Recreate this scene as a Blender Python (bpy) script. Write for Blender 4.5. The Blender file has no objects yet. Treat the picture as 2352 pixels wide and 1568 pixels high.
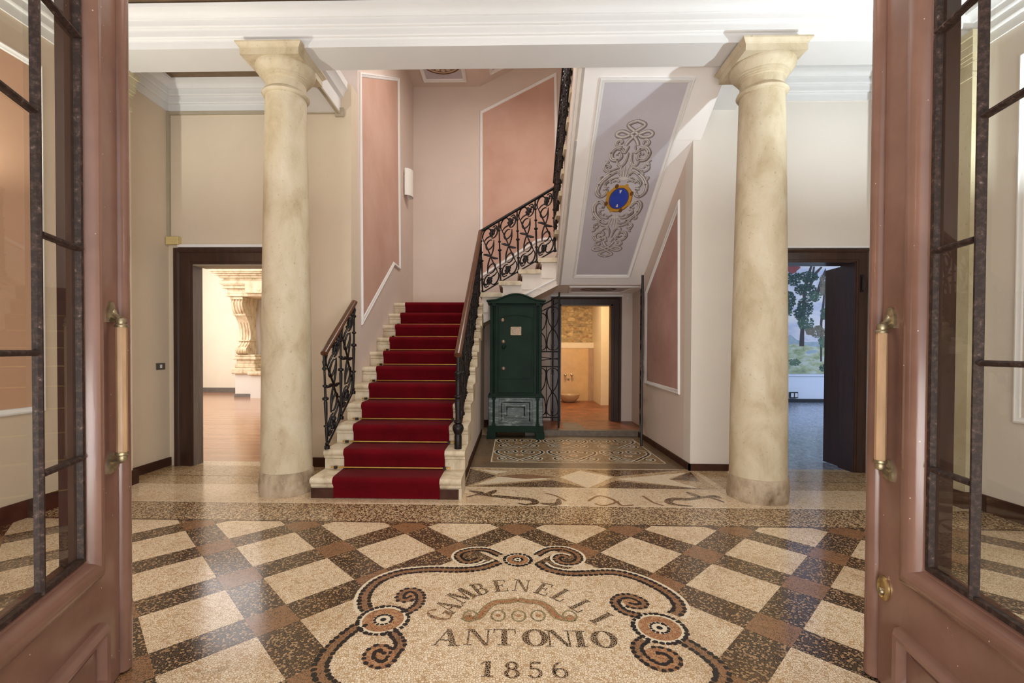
import bpy, math, random
from mathutils import Vector
random.seed(7)
SC = bpy.context.scene
COL = SC.collection
PI = math.pi

# ------------------------------------------------------------------ camera model
F_PX, EYE = 1080.0, 1.25
YAW, PITCH, ROLL = math.radians(1.4), math.radians(-0.8), math.radians(0.23)
_F = Vector((-math.sin(YAW)*math.cos(PITCH), math.cos(YAW)*math.cos(PITCH), math.sin(PITCH)))
_R0 = Vector((math.cos(YAW), math.sin(YAW), 0)); _U0 = _R0.cross(_F)
_R = _R0*math.cos(ROLL)+_U0*math.sin(ROLL); _U = -_R0*math.sin(ROLL)+_U0*math.cos(ROLL)
def _raw(P):
    d = Vector(P)-Vector((0, 0, EYE)); z = d.dot(_F)
    return F_PX*d.dot(_R)/z, -F_PX*d.dot(_U)/z
_a, _b = _raw((0, 1e6, EYE))
PX0, PY0 = 1176-_a, 807-_b           # principal point
def ray(x, y): return _F+_R*((x-PX0)/F_PX)-_U*((y-PY0)/F_PX)
O = Vector((0, 0, EYE))
def onz(x, y, z=0.0):
    d = ray(x, y); return O+d*((z-EYE)/d.z)
def ony(x, y, Y):
    d = ray(x, y); return O+d*(Y/d.y)
def onx(x, y, X):
    d = ray(x, y); return O+d*(X/d.x)
def onp(x, y, P, n):
    d = ray(x, y); return O+d*((Vector(P)-O).dot(n)/d.dot(n))

# ------------------------------------------------------------------ materials
def lin(c):
    return tuple(((v/255)/12.92 if v/255 <= .04045 else ((v/255+.055)/1.055)**2.4) for v in c)+(1,)
class NT:
    def __init__(s, name):
        s.m = bpy.data.materials.new(name); s.m.use_nodes = True
        s.t = s.m.node_tree; s.n = s.t.nodes; s.b = s.n['Principled BSDF']
    def add(s, typ, **kw):
        n = s.n.new(typ)
        for k, v in kw.items():
            if k.startswith('i_'):
                n.inputs[k[2:].replace('_', ' ')].default_value = v
            else: setattr(n, k, v)
        return n
    def ln(s, a, b): s.t.links.new(a, b)
    def coord(s, scale=(1, 1, 1)):
        tc = s.add('ShaderNodeTexCoord'); mp = s.add('ShaderNodeMapping')
        mp.inputs['Scale'].default_value = scale
        s.ln(tc.outputs['Object'], mp.inputs['Vector']); return mp.outputs[0]
    def noise(s, vec, scale, detail=4, rough=.55, dist=0):
        n = s.add('ShaderNodeTexNoise'); n.inputs['Scale'].default_value = scale
        n.inputs['Detail'].default_value = detail; n.inputs['Roughness'].default_value = rough
        n.inputs['Distortion'].default_value = dist
        s.ln(vec, n.inputs['Vector']); return n.outputs['Fac']
    def ramp(s, fac, stops, interp='LINEAR'):
        r = s.add('ShaderNodeValToRGB'); cr = r.color_ramp; cr.interpolation = interp
        while len(cr.elements) < len(stops): cr.elements.new(.5)
        for e, (p, c) in zip(cr.elements, stops):
            e.position = p; e.color = c if len(c) == 4 else tuple(c)+(1,)
        s.ln(fac, r.inputs['Fac']); return r.outputs['Color']
    def mix(s, fac, a, b, mode='MIX'):
        m = s.add('ShaderNodeMix', data_type='RGBA', blend_type=mode)
        for sock, v in ((m.inputs['Factor'], fac), (m.inputs[6], a), (m.inputs[7], b)):
            if hasattr(v, 'links') or hasattr(v, 'is_output'): s.ln(v, sock)
            else: sock.default_value = v
        return m.outputs[2]
    def bump(s, h, strength=.2, dist=.01):
        b = s.add('ShaderNodeBump'); b.inputs['Strength'].default_value = strength
        b.inputs['Distance'].default_value = dist
        s.ln(h, b.inputs['Height']); s.ln(b.outputs[0], s.b.inputs['Normal'])
    def col(s, v):
        if hasattr(v, 'links'): s.ln(v, s.b.inputs['Base Color'])
        else: s.b.inputs['Base Color'].default_value = v
    def done(s, rough=.6, metal=0, spec=None):
        s.b.inputs['Roughness'].default_value = rough; s.b.inputs['Metallic'].default_value = metal
        if spec is not None: s.b.inputs['Specular IOR Level'].default_value = spec
        return s.m
M = {}
def plaster(name, c, var=.10, scale=1.4, rough=.85, bump=.08, tint=None):
    t = NT(name); v = t.coord(); a = lin(c)
    d = tuple(x*(1-var) for x in a[:3])+(1,)
    e = lin(tint) if tint else d
    n = t.noise(v, scale, 5, .6)
    t.col(t.ramp(n, [(.32, e), (.68, a)]))
    t.bump(t.noise(v, 60, 4), bump, .004)
    M[name] = t.done(rough); return M[name]
def plain(name, c, rough=.5, metal=0, var=.18, scale=12, bump=0, spec=None, stretch=(1, 1, 1)):
    t = NT(name); v = t.coord(stretch); a = lin(c)
    d = tuple(x*(1-var) for x in a[:3])+(1,)
    n = t.noise(v, scale, 5, .6)
    t.col(t.ramp(n, [(.35, d), (.65, a)]))
    if bump: t.bump(t.noise(v, scale*3, 4), bump, .003)
    M[name] = t.done(rough, metal, spec); return M[name]

plaster('cream_wall', (216, 199, 176), .06)
plaster('pale_wall', (222, 213, 202), .04)
plaster('stair_wall', (218, 200, 188), .06)
plaster('stair_side', (226, 214, 200), .07)
plaster('pink_panel', (207, 170, 153), .12, 1.1, tint=(192, 150, 131))
plaster('pink_panel_soft', (196, 158, 148), .12, 1.2, tint=(170, 130, 120))
plaster('hall_panel', (206, 164, 134), .10, 1.2)
plaster('white_trim', (234, 231, 228), .03, 3, .6, .04)
plaster('white_beam', (224, 222, 220), .04, 2, .65, .06)
plaster('lavender_field', (198, 192, 199), .10, 2.0, .8, .1)
plaster('soffit', (244, 238, 234), .05)
plaster('room_cream', (244, 234, 214), .05)
plaster('room_white', (226, 230, 240), .04)
plaster('grey_trim', (176, 164, 142), .12, 6)
plaster('ceiling_wood', (128, 104, 78), .3, 6, .7)
plain('skirting', (76, 48, 36), .6, var=.4, scale=9, spec=.15)
plain('grey_skirting', (120, 112, 104), .5)
plain('dark_wood', (62, 38, 28), .33, var=.45, scale=4, stretch=(6, 6, .6), bump=.12)
plain('rebate_wood', (60, 40, 30), .8, var=.4, scale=4, stretch=(6, 6, .6), spec=.15)
plain('grey_wood', (104, 92, 86), .4, var=.4, scale=4, stretch=(6, 6, .6), bump=.2)
plain('iron', (38, 33, 32), .42, .55, var=.4, scale=40, bump=.2)
plain('rail_wood', (92, 56, 34), .28, var=.35, scale=6)
plain('brass', (226, 178, 96), .34, .85, var=.15)
plain('lock_brass', (206, 176, 122), .3, .85, var=.25)
plain('old_brass', (172, 156, 124), .4, .8, var=.45, scale=40)
plain('chrome', (215, 215, 215), .12, 1, var=.05)
plain('bar_wood', (188, 152, 116), .3, var=.22, scale=8, stretch=(4, 4, .7))
plain('black_plastic', (26, 26, 28), .4)
plain('socket_white', (228, 228, 226), .4, var=.04)
plain('switch_grey', (112, 108, 100), .4, .4)
plain('box_yellow', (212, 190, 130), .5, var=.08)
plain('step_white', (226, 214, 202), .6, var=.08, scale=5, bump=.06)
plain('basin_stone', (206, 176, 138), .35, var=.18, scale=14)
plain('marble_panel', (222, 182, 126), .3, var=.14, scale=5)
plain('ledge_cream', (238, 220, 186), .45, var=.05)
plain('threshold', (120, 104, 88), .5, var=.35, scale=14)
plain('sconce_white', (238, 234, 226), .5, var=.03)

def stone(name, c1, c2, c3, scale=2.2, rough=.6, zstain=True, bump=.25):
    t = NT(name); v = t.coord(); vs = t.coord((1, 1, .6))
    n1 = t.noise(vs, scale, 6, .62, .4)
    base = t.ramp(n1, [(.28, lin(c2)), (.5, lin(c1)), (.74, lin(c3))])
    spots = t.ramp(t.noise(v, 40, 3, .6), [(.64, (0, 0, 0)), (.72, (1, 1, 1))])
    base = t.mix(t.mix(.45, (0, 0, 0, 1), spots), base, lin(tuple(x*.72 for x in c2)))
    t.col(base); t.bump(t.noise(v, 48, 6, .7), bump, .006)
    M[name] = t.done(rough); return M[name]
stone('column_stone', (199, 184, 155), (170, 150, 117), (213, 201, 178), 4.5, bump=.45)
stone('pilaster_stone', (190, 178, 146), (172, 158, 122), (200, 190, 160), 3, bump=.1)
stone('column_base', (178, 158, 132), (108, 84, 62), (206, 190, 168), 6, bump=.8)
stone('step_stone', (206, 190, 162), (158, 138, 110), (222, 210, 188), 6, .55, bump=.4)
stone('fireplace_stone', (214, 194, 160), (168, 138, 100), (230, 214, 186), 7, .6, bump=.9)

def carpet():
    t = NT('red_carpet'); v = t.coord()
    n = t.noise(v, 3.5, 5, .65); f = t.noise(v, 380, 2, .5)
    c = t.ramp(n, [(.3, lin((80, 2, 10))), (.7, lin((106, 5, 18)))])
    c = t.mix(.25, c, t.ramp(f, [(.3, lin((54, 0, 7))), (.7, lin((118, 12, 25)))]))
    worn = t.ramp(t.noise(v, 9, 6, .75), [(.66, (0, 0, 0)), (.74, (1, 1, 1))])
    c = t.mix(t.mix(.22, (0, 0, 0, 1), worn), c, lin((150, 70, 60)))
    t.col(c); t.bump(f, .5, .004)
    t.b.inputs['Sheen Weight'].default_value = .03
    M['red_carpet'] = t.done(.95, spec=.1)
carpet()

def paint_brown():
    t = NT('door_paint'); v = t.coord(); vs = t.coord((1, 1, .12))
    c = t.ramp(t.noise(v, 2.2, 5, .6), [(.3, lin((112, 80, 67))), (.7, lin((138, 103, 89)))])
    sp = t.add('ShaderNodeTexVoronoi'); sp.inputs['Scale'].default_value = 24
    t.ln(v, sp.inputs['Vector'])
    dots = t.ramp(sp.outputs['Distance'], [(.03, (1, 1, 1)), (.06, (0, 0, 0))])
    pick = t.ramp(sp.outputs['Color'], [(.52, (0, 0, 0)), (.56, (1, 1, 1))])
    c = t.mix(t.mix(1, dots, pick, 'MULTIPLY'), c, lin((214, 200, 192)))
    t.col(c); t.bump(t.noise(vs, 40, 5, .6), .12, .004)
    M['door_paint'] = t.done(.2)
    t = NT('bar_iron'); v = t.coord()
    c = t.ramp(t.noise(v, 60, 5, .7), [(.46, lin((46, 34, 30))), (.62, lin((72, 55, 48))), (.76, lin((140, 122, 116)))])
    t.col(c); t.bump(t.noise(v, 90, 4), .25, .003); M['bar_iron'] = t.done(.55, 0, .25)
paint_brown()

def glass():
    t = NT('pane_glass'); n = t.n; n.remove(t.b)
    tr = t.add('ShaderNodeBsdfTransparent'); tr.inputs['Color'].default_value = (.86, .86, .82, 1)
    gl = t.add('ShaderNodeBsdfGlossy'); gl.inputs['Roughness'].default_value = .02
    lw = t.add('ShaderNodeLayerWeight'); pw = t.add('ShaderNodeMath', operation='POWER'); pw.inputs[1].default_value = 5
    t.ln(lw.outputs['Facing'], pw.inputs[0]); lw.inputs['Blend'].default_value = .5
    fr = t.add('ShaderNodeMath', operation='MULTIPLY_ADD'); fr.inputs[1].default_value = .92; fr.inputs[2].default_value = .08
    t.ln(pw.outputs[0], fr.inputs[0])
    mx = t.add('ShaderNodeMixShader')
    t.ln(fr.outputs[0], mx.inputs[0]); t.ln(tr.outputs[0], mx.inputs[1]); t.ln(gl.outputs[0], mx.inputs[2])
    t.ln(mx.outputs[0], n['Material Output'].inputs['Surface']); M['pane_glass'] = t.m
glass()

def mosaic(name, chips, mortar, scale, edge=.06, stain=(150, 108, 58), stain_amt=.35, rough=.16, const=False):
    t = NT(name); v = t.coord()
    dist = t.add('ShaderNodeTexNoise'); dist.inputs['Scale'].default_value = scale*1.2; t.ln(v, dist.inputs['Vector'])
    wob = t.add('ShaderNodeVectorMath', operation='SCALE'); wob.inputs['Scale'].default_value = .75/scale
    t.ln(dist.outputs['Color'], wob.inputs[0])
    vv = t.add('ShaderNodeVectorMath', operation='ADD'); t.ln(v, vv.inputs[0]); t.ln(wob.outputs[0], vv.inputs[1])
    a = t.add('ShaderNodeTexVoronoi', voronoi_dimensions='2D'); a.inputs['Scale'].default_value = scale
    b = t.add('ShaderNodeTexVoronoi', voronoi_dimensions='2D', feature='DISTANCE_TO_EDGE'); b.inputs['Scale'].default_value = scale
    for x in (a, b): t.ln(vv.outputs[0], x.inputs['Vector'])
    k = len(chips); stops = [((i+(0 if const else .5))/k, lin(c)) for i, c in enumerate(chips)]
    sep = t.add('ShaderNodeSeparateColor'); t.ln(a.outputs['Color'], sep.inputs[0])
    chip = t.ramp(sep.outputs[0], stops, 'CONSTANT' if const else 'LINEAR')
    mask = t.ramp(b.outputs['Distance'], [(edge*.6, (1, 1, 1)), (edge*1.3, (0, 0, 0))])
    c = t.mix(mask, chip, lin(mortar))
    st = t.ramp(t.noise(v, 1.7, 6, .68), [(.50, (0, 0, 0)), (.72, (1, 1, 1))])
    c = t.mix(t.mix(stain_amt, (0, 0, 0, 1), st), c, lin(stain))
    fine = t.ramp(t.noise(v, 11, 5, .7), [(.58, (0, 0, 0)), (.66, (1, 1, 1))])
    c = t.mix(t.mix(stain_amt*.8, (0, 0, 0, 1), fine), c, lin(tuple(x*.85 for x in stain)))
    t.col(c); t.bump(mask, -.12, .002)
    rr = t.ramp(t.noise(v, 3, 4), [(.3, (rough*.8,)*3), (.7, (rough*1.35,)*3)])
    t.ln(rr, t.b.inputs['Roughness'])
    M[name] = t.m; t.b.inputs['Specular IOR Level'].default_value = .5
CREAM = [(226, 206, 174), (240, 222, 192), (232, 210, 176), (244, 230, 204), (206, 176, 136)]
mosaic('tess_cream', CREAM, (156, 118, 80), 92, .075, stain=(158, 118, 70), stain_amt=.5)
mosaic('tess_dark', [(26, 24, 24), (42, 36, 33), (30, 27, 27), (160, 130, 96), (54, 46, 40), (34, 30, 30), (28, 25, 25), (184, 152, 114)], (130, 102, 74), 118, .09, stain_amt=.2, const=True)
mosaic('tess_brown', [(132, 94, 64), (106, 76, 52), (150, 108, 76), (92, 68, 50), (140, 98, 70)], (168, 132, 98), 96, .07, stain_amt=.25)
mosaic('tess_mix', [(58, 48, 42), (208, 184, 148), (124, 92, 64), (80, 66, 52), (220, 198, 164), (184, 156, 118), (70, 58, 48), (200, 176, 140)], (150, 120, 86), 108, .06, const=True)
mosaic('tess_mid', [(204, 178, 138), (218, 196, 158), (150, 116, 80), (224, 204, 168), (186, 156, 114)], (134, 102, 70), 66, .08, stain=(140, 102, 44), stain_amt=.6)
mosaic('tess_red', [(152, 96, 62), (168, 112, 74), (126, 82, 54), (180, 140, 100)], (190, 154, 116), 96, .07, stain_amt=.15)
mosaic('tess_green', [(112, 108, 76), (130, 120, 84), (96, 96, 70)], (200, 172, 130), 90, .08, stain_amt=.15)
mosaic('tess_carpet', [(112, 96, 72), (84, 70, 54), (160, 134, 98), (100, 80, 58), (180, 154, 116)], (134, 110, 80), 90, .06, const=True, stain_amt=.35, rough=.3)
mosaic('tess_border', [(92, 78, 60), (66, 56, 46), (120, 100, 76), (78, 66, 52)], (138, 114, 84), 90, .08, rough=.3)
mosaic('tess_white', [(236, 222, 194), (226, 208, 176), (242, 230, 206)], (180, 150, 114), 80, .05, stain_amt=.15)
mosaic('tess_blue', [(150, 158, 176), (176, 182, 196), (120, 130, 150), (190, 196, 206)], (120, 128, 146), 30, .05, stain=(96, 104, 124), stain_amt=.4)
plain('stone_black', (30, 27, 27), .22, var=.3, scale=60)
plain('stone_white', (234, 220, 192), .22, var=.12, scale=60)

def parquet():
    t = NT('parquet'); v = t.coord()
    b = t.add('ShaderNodeTexBrick'); b.inputs['Scale'].default_value = 1.0
    b.offset = .37; b.inputs['Brick Width'].default_value = .9; b.inputs['Row Height'].default_value = .075
    b.inputs['Mortar Size'].default_value = .0012
    b.inputs['Color1'].default_value = lin((160, 112, 82)); b.inputs['Color2'].default_value = lin((188, 142, 108))
    b.inputs['Mortar'].default_value = lin((110, 66, 42)); t.ln(v, b.inputs['Vector'])
    g = t.noise(t.coord((2, 40, 1)), 2, 4)
    t.col(t.mix(.3, b.outputs['Color'], t.ramp(g, [(.3, lin((128, 84, 60))), (.7, lin((196, 152, 120)))])))
    M['parquet'] = t.done(.16)
    t = NT('terracotta'); v = t.coord()
    b = t.add('ShaderNodeTexBrick'); b.inputs['Scale'].default_value = 1
    b.inputs['Brick Width'].default_value = .26; b.inputs['Row Height'].default_value = .13; b.inputs['Mortar Size'].default_value = .006
    b.inputs['Color1'].default_value = lin((150, 88, 54)); b.inputs['Color2'].default_value = lin((104, 60, 42))
    b.inputs['Mortar'].default_value = lin((84, 60, 46)); t.ln(v, b.inputs['Vector'])
    t.col(t.mix(.35, b.outputs['Color'], t.ramp(t.noise(v, 5, 5, .7), [(.35, lin((84, 54, 40))), (.65, lin((196, 122, 78)))])))
    t.bump(b.outputs['Fac'], -.4, .004); M['terracotta'] = t.done(.4)
    t = NT('rubble'); v = t.coord((1, 1, 1.7))
    a = t.add('ShaderNodeTexVoronoi'); a.inputs['Scale'].default_value = 9.5; a.inputs['Randomness'].default_value = .9
    e = t.add('ShaderNodeTexVoronoi', feature='DISTANCE_TO_EDGE'); e.inputs['Scale'].default_value = 9.5; e.inputs['Randomness'].default_value = .9
    nz = t.add('ShaderNodeTexNoise'); nz.inputs['Scale'].default_value = 4; t.ln(v, nz.inputs['Vector'])
    av = t.mix(.12, v, nz.outputs['Color'])
    for x in (a, e): t.ln(av, x.inputs['Vector'])
    sep = t.add('ShaderNodeSeparateColor'); t.ln(a.outputs['Color'], sep.inputs[0])
    c = t.ramp(sep.outputs[0], [(.0, lin((150, 124, 86))), (.25, lin((206, 178, 124))), (.5, lin((124, 104, 80))), (.75, lin((222, 196, 142))), (1, lin((170, 116, 76)))])
    mk = t.ramp(e.outputs['Distance'], [(.02, (1, 1, 1)), (.12, (0, 0, 0))])
    c = t.mix(mk, c, lin((172, 144, 100)))
    c = t.mix(.3, c, t.ramp(t.noise(v, 14, 5), [(.3, lin((90, 72, 50))), (.7, lin((230, 206, 160)))]))
    t.col(c); t.bump(mk, -.8, .03); M['rubble'] = t.done(.9)
parquet()
def safe_paint():
    t = NT('safe_green'); v = t.coord()
    t.col(t.ramp(t.noise(v, 5, 4), [(.3, lin((14, 33, 24))), (.7, lin((21, 43, 32)))])); M['safe_green'] = t.done(.5, 0, .14)
    t = NT('safe_worn'); v = t.coord((1, 1, 4))
    w = t.ramp(t.noise(v, 5, 8, .75), [(.44, lin((20, 36, 30))), (.54, lin((60, 74, 70))), (.66, lin((170, 176, 172)))])
    t.col(w); M['safe_worn'] = t.done(.4)
safe_paint()
plain('safe_plate', (150, 128, 108), .4, .6, var=.4, scale=60)
# flat paints
for nm, c in dict(paint_light=(216, 208, 204), paint_mid=(160, 150, 148), paint_shadow=(110, 100, 98), paint_blue=(40, 66, 170), paint_gold=(196, 146, 50),
                  paint_gold_dark=(112, 72, 30), sky_mural=(206, 204, 212), sky_low=(232, 222, 214), hill_mural=(168, 182, 186), grass_mural=(178, 180, 150),
                  pond_mural=(168, 188, 196), bush_mural=(122, 132, 106), tree_mural=(62, 88, 74), tree_mid=(98, 120, 94), tree_dark=(40, 62, 54), trunk_mural=(66, 58, 54),
                  tree_brown=(120, 112, 92), mural_red=(150, 76, 72), paint_brown=(136, 106, 88), paint_cream=(206, 182, 156)).items():
    plain(nm, c, .75, var=.22, scale=9)

t = NT('meadow_mural'); v = t.coord((1, 1, 2.2))
t.col(t.ramp(t.noise(v, 3.2, 7, .7), [(.30, lin((116, 134, 116))), (.44, lin((168, 174, 128))), (.56, lin((196, 200, 180))), (.70, lin((214, 218, 214)))]))
M['meadow_mural'] = t.done(.8)
t = NT('sky_clouds'); v = t.coord((.6, 1, 2))
t.col(t.ramp(t.noise(v, 1.6, 5, .6), [(.36, lin((188, 190, 206))), (.52, lin((222, 216, 216))), (.66, lin((236, 226, 216)))]))
M['sky_clouds'] = t.done(.8)

# ------------------------------------------------------------------ mesh building
class MB:
    def __init__(s): s.v = []; s.f = []; s.m = []
    def pt(s, p): s.v.append(tuple(p)); return len(s.v)-1
    def face(s, pts, m=0):
        s.f.append([s.pt(p) for p in pts]); s.m.append(m)
    def idx(s, ids, m=0): s.f.append(list(ids)); s.m.append(m)
    def box(s, x0, x1, y0, y1, z0, z1, m=0):
        i = [s.pt(p) for p in ((x0, y0, z0), (x1, y0, z0), (x1, y1, z0), (x0, y1, z0), (x0, y0, z1), (x1, y0, z1), (x1, y1, z1), (x0, y1, z1))]
        for q in ((0, 3, 2, 1), (4, 5, 6, 7), (0, 1, 5, 4), (1, 2, 6, 5), (2, 3, 7, 6), (3, 0, 4, 7)): s.idx([i[k] for k in q], m)
    def prism(s, a, b, m=0, caps=True):
        """two matching loops of 3D points"""
        A = [s.pt(p) for p in a]; B = [s.pt(p) for p in b]; n = len(A)
        for k in range(n): s.idx((A[k], A[(k+1) % n], B[(k+1) % n], B[k]), m)
        if caps: s.idx(A[::-1], m); s.idx(B, m)
    def ext(s, poly, axis, a, b, m=0):
        """polygon in the two other axes extruded along axis"""
        def mk(p, t):
            return {'x': (t, p[0], p[1]), 'y': (p[0], t, p[1]), 'z': (p[0], p[1], t)}[axis]
        s.prism([mk(p, a) for p in poly], [mk(p, b) for p in poly], m)
    def loops(s, L, m=0, closed=True, capA=False, capB=False):
        R = [[s.pt(p) for p in l] for l in L]; n = len(R[0])
        for a, b in zip(R, R[1:]):
            for k in range(n if closed else n-1): s.idx((a[k], a[(k+1) % n], b[(k+1) % n], b[k]), m)
        if capA: s.idx(R[0][::-1], m)
        if capB: s.idx(R[-1], m)
    def lathe(s, prof, c, n=32, m=0, caps=True, axis=Vector((0, 0, 1)), sx=1.0):
        ax = Vector(axis).normalized(); u = ax.orthogonal().normalized() if abs(ax.z) < .99 else Vector((1, 0, 0)); w = ax.cross(u)
        L = []
        for r, z in prof:
            L.append([Vector(c)+ax*z+(u*math.cos(2*PI*k/n)*sx+w*math.sin(2*PI*k/n))*r for k in range(n)])
        s.loops(L, m, True, caps, caps)
    def tube(s, pts, r, n=8, m=0, flat=1.0, up=None):
        P = [Vector(p) for p in pts]; N = len(P)
        rs = r if isinstance(r, (list, tuple)) else [r]*N
        L = []; prev = None
        for i in range(N):
            d = (P[min(i+1, N-1)]-P[max(i-1, 0)])
            if d.length < 1e-9: d = Vector((0, 0, 1))
            d.normalize()
            if prev is None:
                prev = d.cross(Vector(up)) if up is not None else d.orthogonal()
            u = prev-d*prev.dot(d)
            if u.length < 1e-6: u = d.orthogonal()
            u.normalize(); prev = u; w = d.cross(u)
            L.append([P[i]+(u*math.cos(2*PI*k/n)*flat+w*math.sin(2*PI*k/n))*rs[i] for k in range(n)])
        s.loops(L, m, True, True, True)
    def blob(s, c, rx, ry=None, rz=None, n=8, k=5, m=0):
        ry = ry or rx; rz = rz or rx; c = Vector(c); L = []
        for i in range(1, k):
            t = PI*i/k
            L.append([c+Vector((rx*math.sin(t)*math.cos(2*PI*j/n), ry*math.sin(t)*math.sin(2*PI*j/n), -rz*math.cos(t))) for j in range(n)])
        s.loops(L, m, True, True, True)
    def build(s, name, mats, parent=None, smooth=None, bevel=0):
        if smooth == 'flat2d' and parent is not None and parent.name == 'floor':   # keep overlapping inlays apart by a hair
            for i, f in enumerate(s.f):
                for q in f: s.v[q] = (s.v[q][0], s.v[q][1], s.v[q][2]+(i % 9)*1e-5)
        me = bpy.data.meshes.new(name)
        me.from_pydata([tuple(p) for p in s.v], [], s.f)
        if not isinstance(mats, (list, tuple)): mats = [mats]
        for x in mats: me.materials.append(M[x])
        if len(mats) > 1: me.polygons.foreach_set('material_index', s.m)
        import bmesh
        b = bmesh.new(); b.from_mesh(me)
        bmesh.ops.remove_doubles(b, verts=b.verts, dist=1e-6) if len(b.verts) < 60000 else None
        if smooth != 'flat2d': bmesh.ops.recalc_face_normals(b, faces=b.faces)
        b.to_mesh(me); b.free()
        if smooth and smooth != 'flat2d':
            me.polygons.foreach_set('use_smooth', [True]*len(me.polygons))
            me.set_sharp_from_angle(angle=math.radians(smooth))
        o = bpy.data.objects.new(name, me); COL.objects.link(o)
        if parent is not None:
            o.parent = parent; o.matrix_parent_inverse = parent.matrix_basis.inverted()
        if bevel:
            md = o.modifiers.new('edge', 'BEVEL'); md.width = bevel; md.segments = 2; md.limit_method = 'ANGLE'; md.angle_limit = math.radians(40)
        return o
def thing(name, label, cat, loc=(0, 0, 0), group=None):
    o = bpy.data.objects.new(name, None); COL.objects.link(o); o.location = loc; o.empty_display_size = .1
    o['label'] = label; o['category'] = cat
    if group: o['group'] = group
    return o
def tag(o, label, cat, group=None):
    o['label'] = label; o['category'] = cat
    if group: o['group'] = group
    return o
def struct(o, label=None):
    o['kind'] = 'structure'
    if label: o['label'] = label
    return o
def sempty(name, loc, label=None):
    o = bpy.data.objects.new(name, None); COL.objects.link(o); o.location = loc; o.empty_display_size = .1
    return struct(o, label)
def copy_tree(o, parent=None):
    c = o.copy(); COL.objects.link(c)
    if parent is not None: c.parent = parent; c.matrix_parent_inverse = o.matrix_parent_inverse.copy()
    for ch in list(o.children): copy_tree(ch, c)
    return c
def catmull(pts, k=6, closed=False):
    P = [Vector(p) for p in pts]; n = len(P); out = []
    R = range(n if closed else n-1)
    for i in R:
        if closed: a, b, c, d = P[(i-1) % n], P[i], P[(i+1) % n], P[(i+2) % n]
        else: a, b, c, d = P[max(i-1, 0)], P[i], P[i+1], P[min(i+2, n-1)]
        for j in range(k):
            t = j/k
            out.append(.5*((2*b)+(c-a)*t+(2*a-5*b+4*c-d)*t*t+(3*b-a-3*c+d)*t**3))
    if not closed: out.append(P[-1])
    return out
def offset_poly(pts, t):
    """inward mitre offset of a ccw 2D polygon"""
    n = len(pts); out = []
    for i in range(n):
        p0, p1, p2 = pts[i-1], pts[i], pts[(i+1) % n]
        d1 = Vector((p1[0]-p0[0], p1[1]-p0[1])).normalized(); d2 = Vector((p2[0]-p1[0], p2[1]-p1[1])).normalized()
        n1 = Vector((-d1.y, d1.x)); n2 = Vector((-d2.y, d2.x))
        k = 1+n1.dot(n2); m = (n1+n2)/max(k, .15)
        out.append((p1[0]+m.x*t, p1[1]+m.y*t))
    return out
def area2(p): return sum(p[i-1][0]*p[i][1]-p[i][0]*p[i-1][1] for i in range(len(p)))/2
def frame_moulding(mb, P3, nrm, prof, m=0):
    """moulding round a planar 3D polygon; prof = [(inward, out of the plane)]"""
    P3 = [Vector(p) for p in P3]; nrm = Vector(nrm).normalized(); o = P3[0]
    u = (P3[1]-P3[0]).normalized(); u = (u-nrm*u.dot(nrm)).normalized(); w = nrm.cross(u)
    q = [((p-o).dot(u), (p-o).dot(w)) for p in P3]
    if area2(q) < 0: q = q[::-1]
    L = []
    for t, h in prof:
        L.append([o+u*a+w*b+nrm*h for a, b in offset_poly(q, t)])
    mb.loops(L, m, True)
    return [o+u*a+w*b for a, b in offset_poly(q, prof[-1][0])]
PROF = [(0, 0), (0, .012), (.008, .022), (.018, .024), (.026, .016), (.04, .014), (.048, .006), (.052, 0)]
def panel(name, P3, nrm, fieldmat, label, parent_label=None, scale=1.0, h=.003):
    e = sempty(name, P3[0], label)
    mb = MB(); inner = frame_moulding(mb, P3, nrm, [(a*scale, b*scale) for a, b in PROF])
    mb.build('moulding', 'white_trim', e, 40)
    f = MB(); nn = Vector(nrm).normalized()
    f.face([p+nn*h for p in inner]); f.build('painted_field', fieldmat, e, 'flat2d')
    return e

# ------------------------------------------------------------------ floors
YB = 5.01            # plane of the back walls of the hall
XL, XR = -1.725, 1.89   # stair well
XS = -.457           # open side of the first flight
LW, RW, LA, RA = -3.617, 3.755, -3.716, 3.756
HC = 4.09            # hall ceiling
floor = MB()
floor.box(LA-.2, RA+.2, -1.5, YB, -.1, 0)
floor.box(XS-.3, 2.1, YB, 7.0, -.1, 0); floor.box(XS-.3, .2, 7.0, 8.0, -.1, 0)
floor.box(-3.5, -2.3, YB, 5.21, -.1, 0); floor.box(2.7, 3.8, YB, 5.1, -.1, 0)
FL = struct(floor.build('floor', 'tess_cream'), 'inlaid stone mosaic floor of the entrance hall')
def clipY(poly, ymax):
    out = []
    for i in range(len(poly)):
        a, b = poly[i-1], poly[i]
        ia, ib = a[1] <= ymax, b[1] <= ymax
        if ia != ib:
            t = (ymax-a[1])/(b[1]-a[1]); out.append((a[0]+t*(b[0]-a[0]), ymax))
        if ib: out.append(b)
    return out
YG = 3.385
ck = MB()
ck.face([(LW, -1.4, .0003), (RW, -1.4, .0003), (RW, YG, .0003), (LW, YG, .0003)], 0)   # dark ground of the bands
hx, hy, hd = .383, .392, .252
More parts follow.
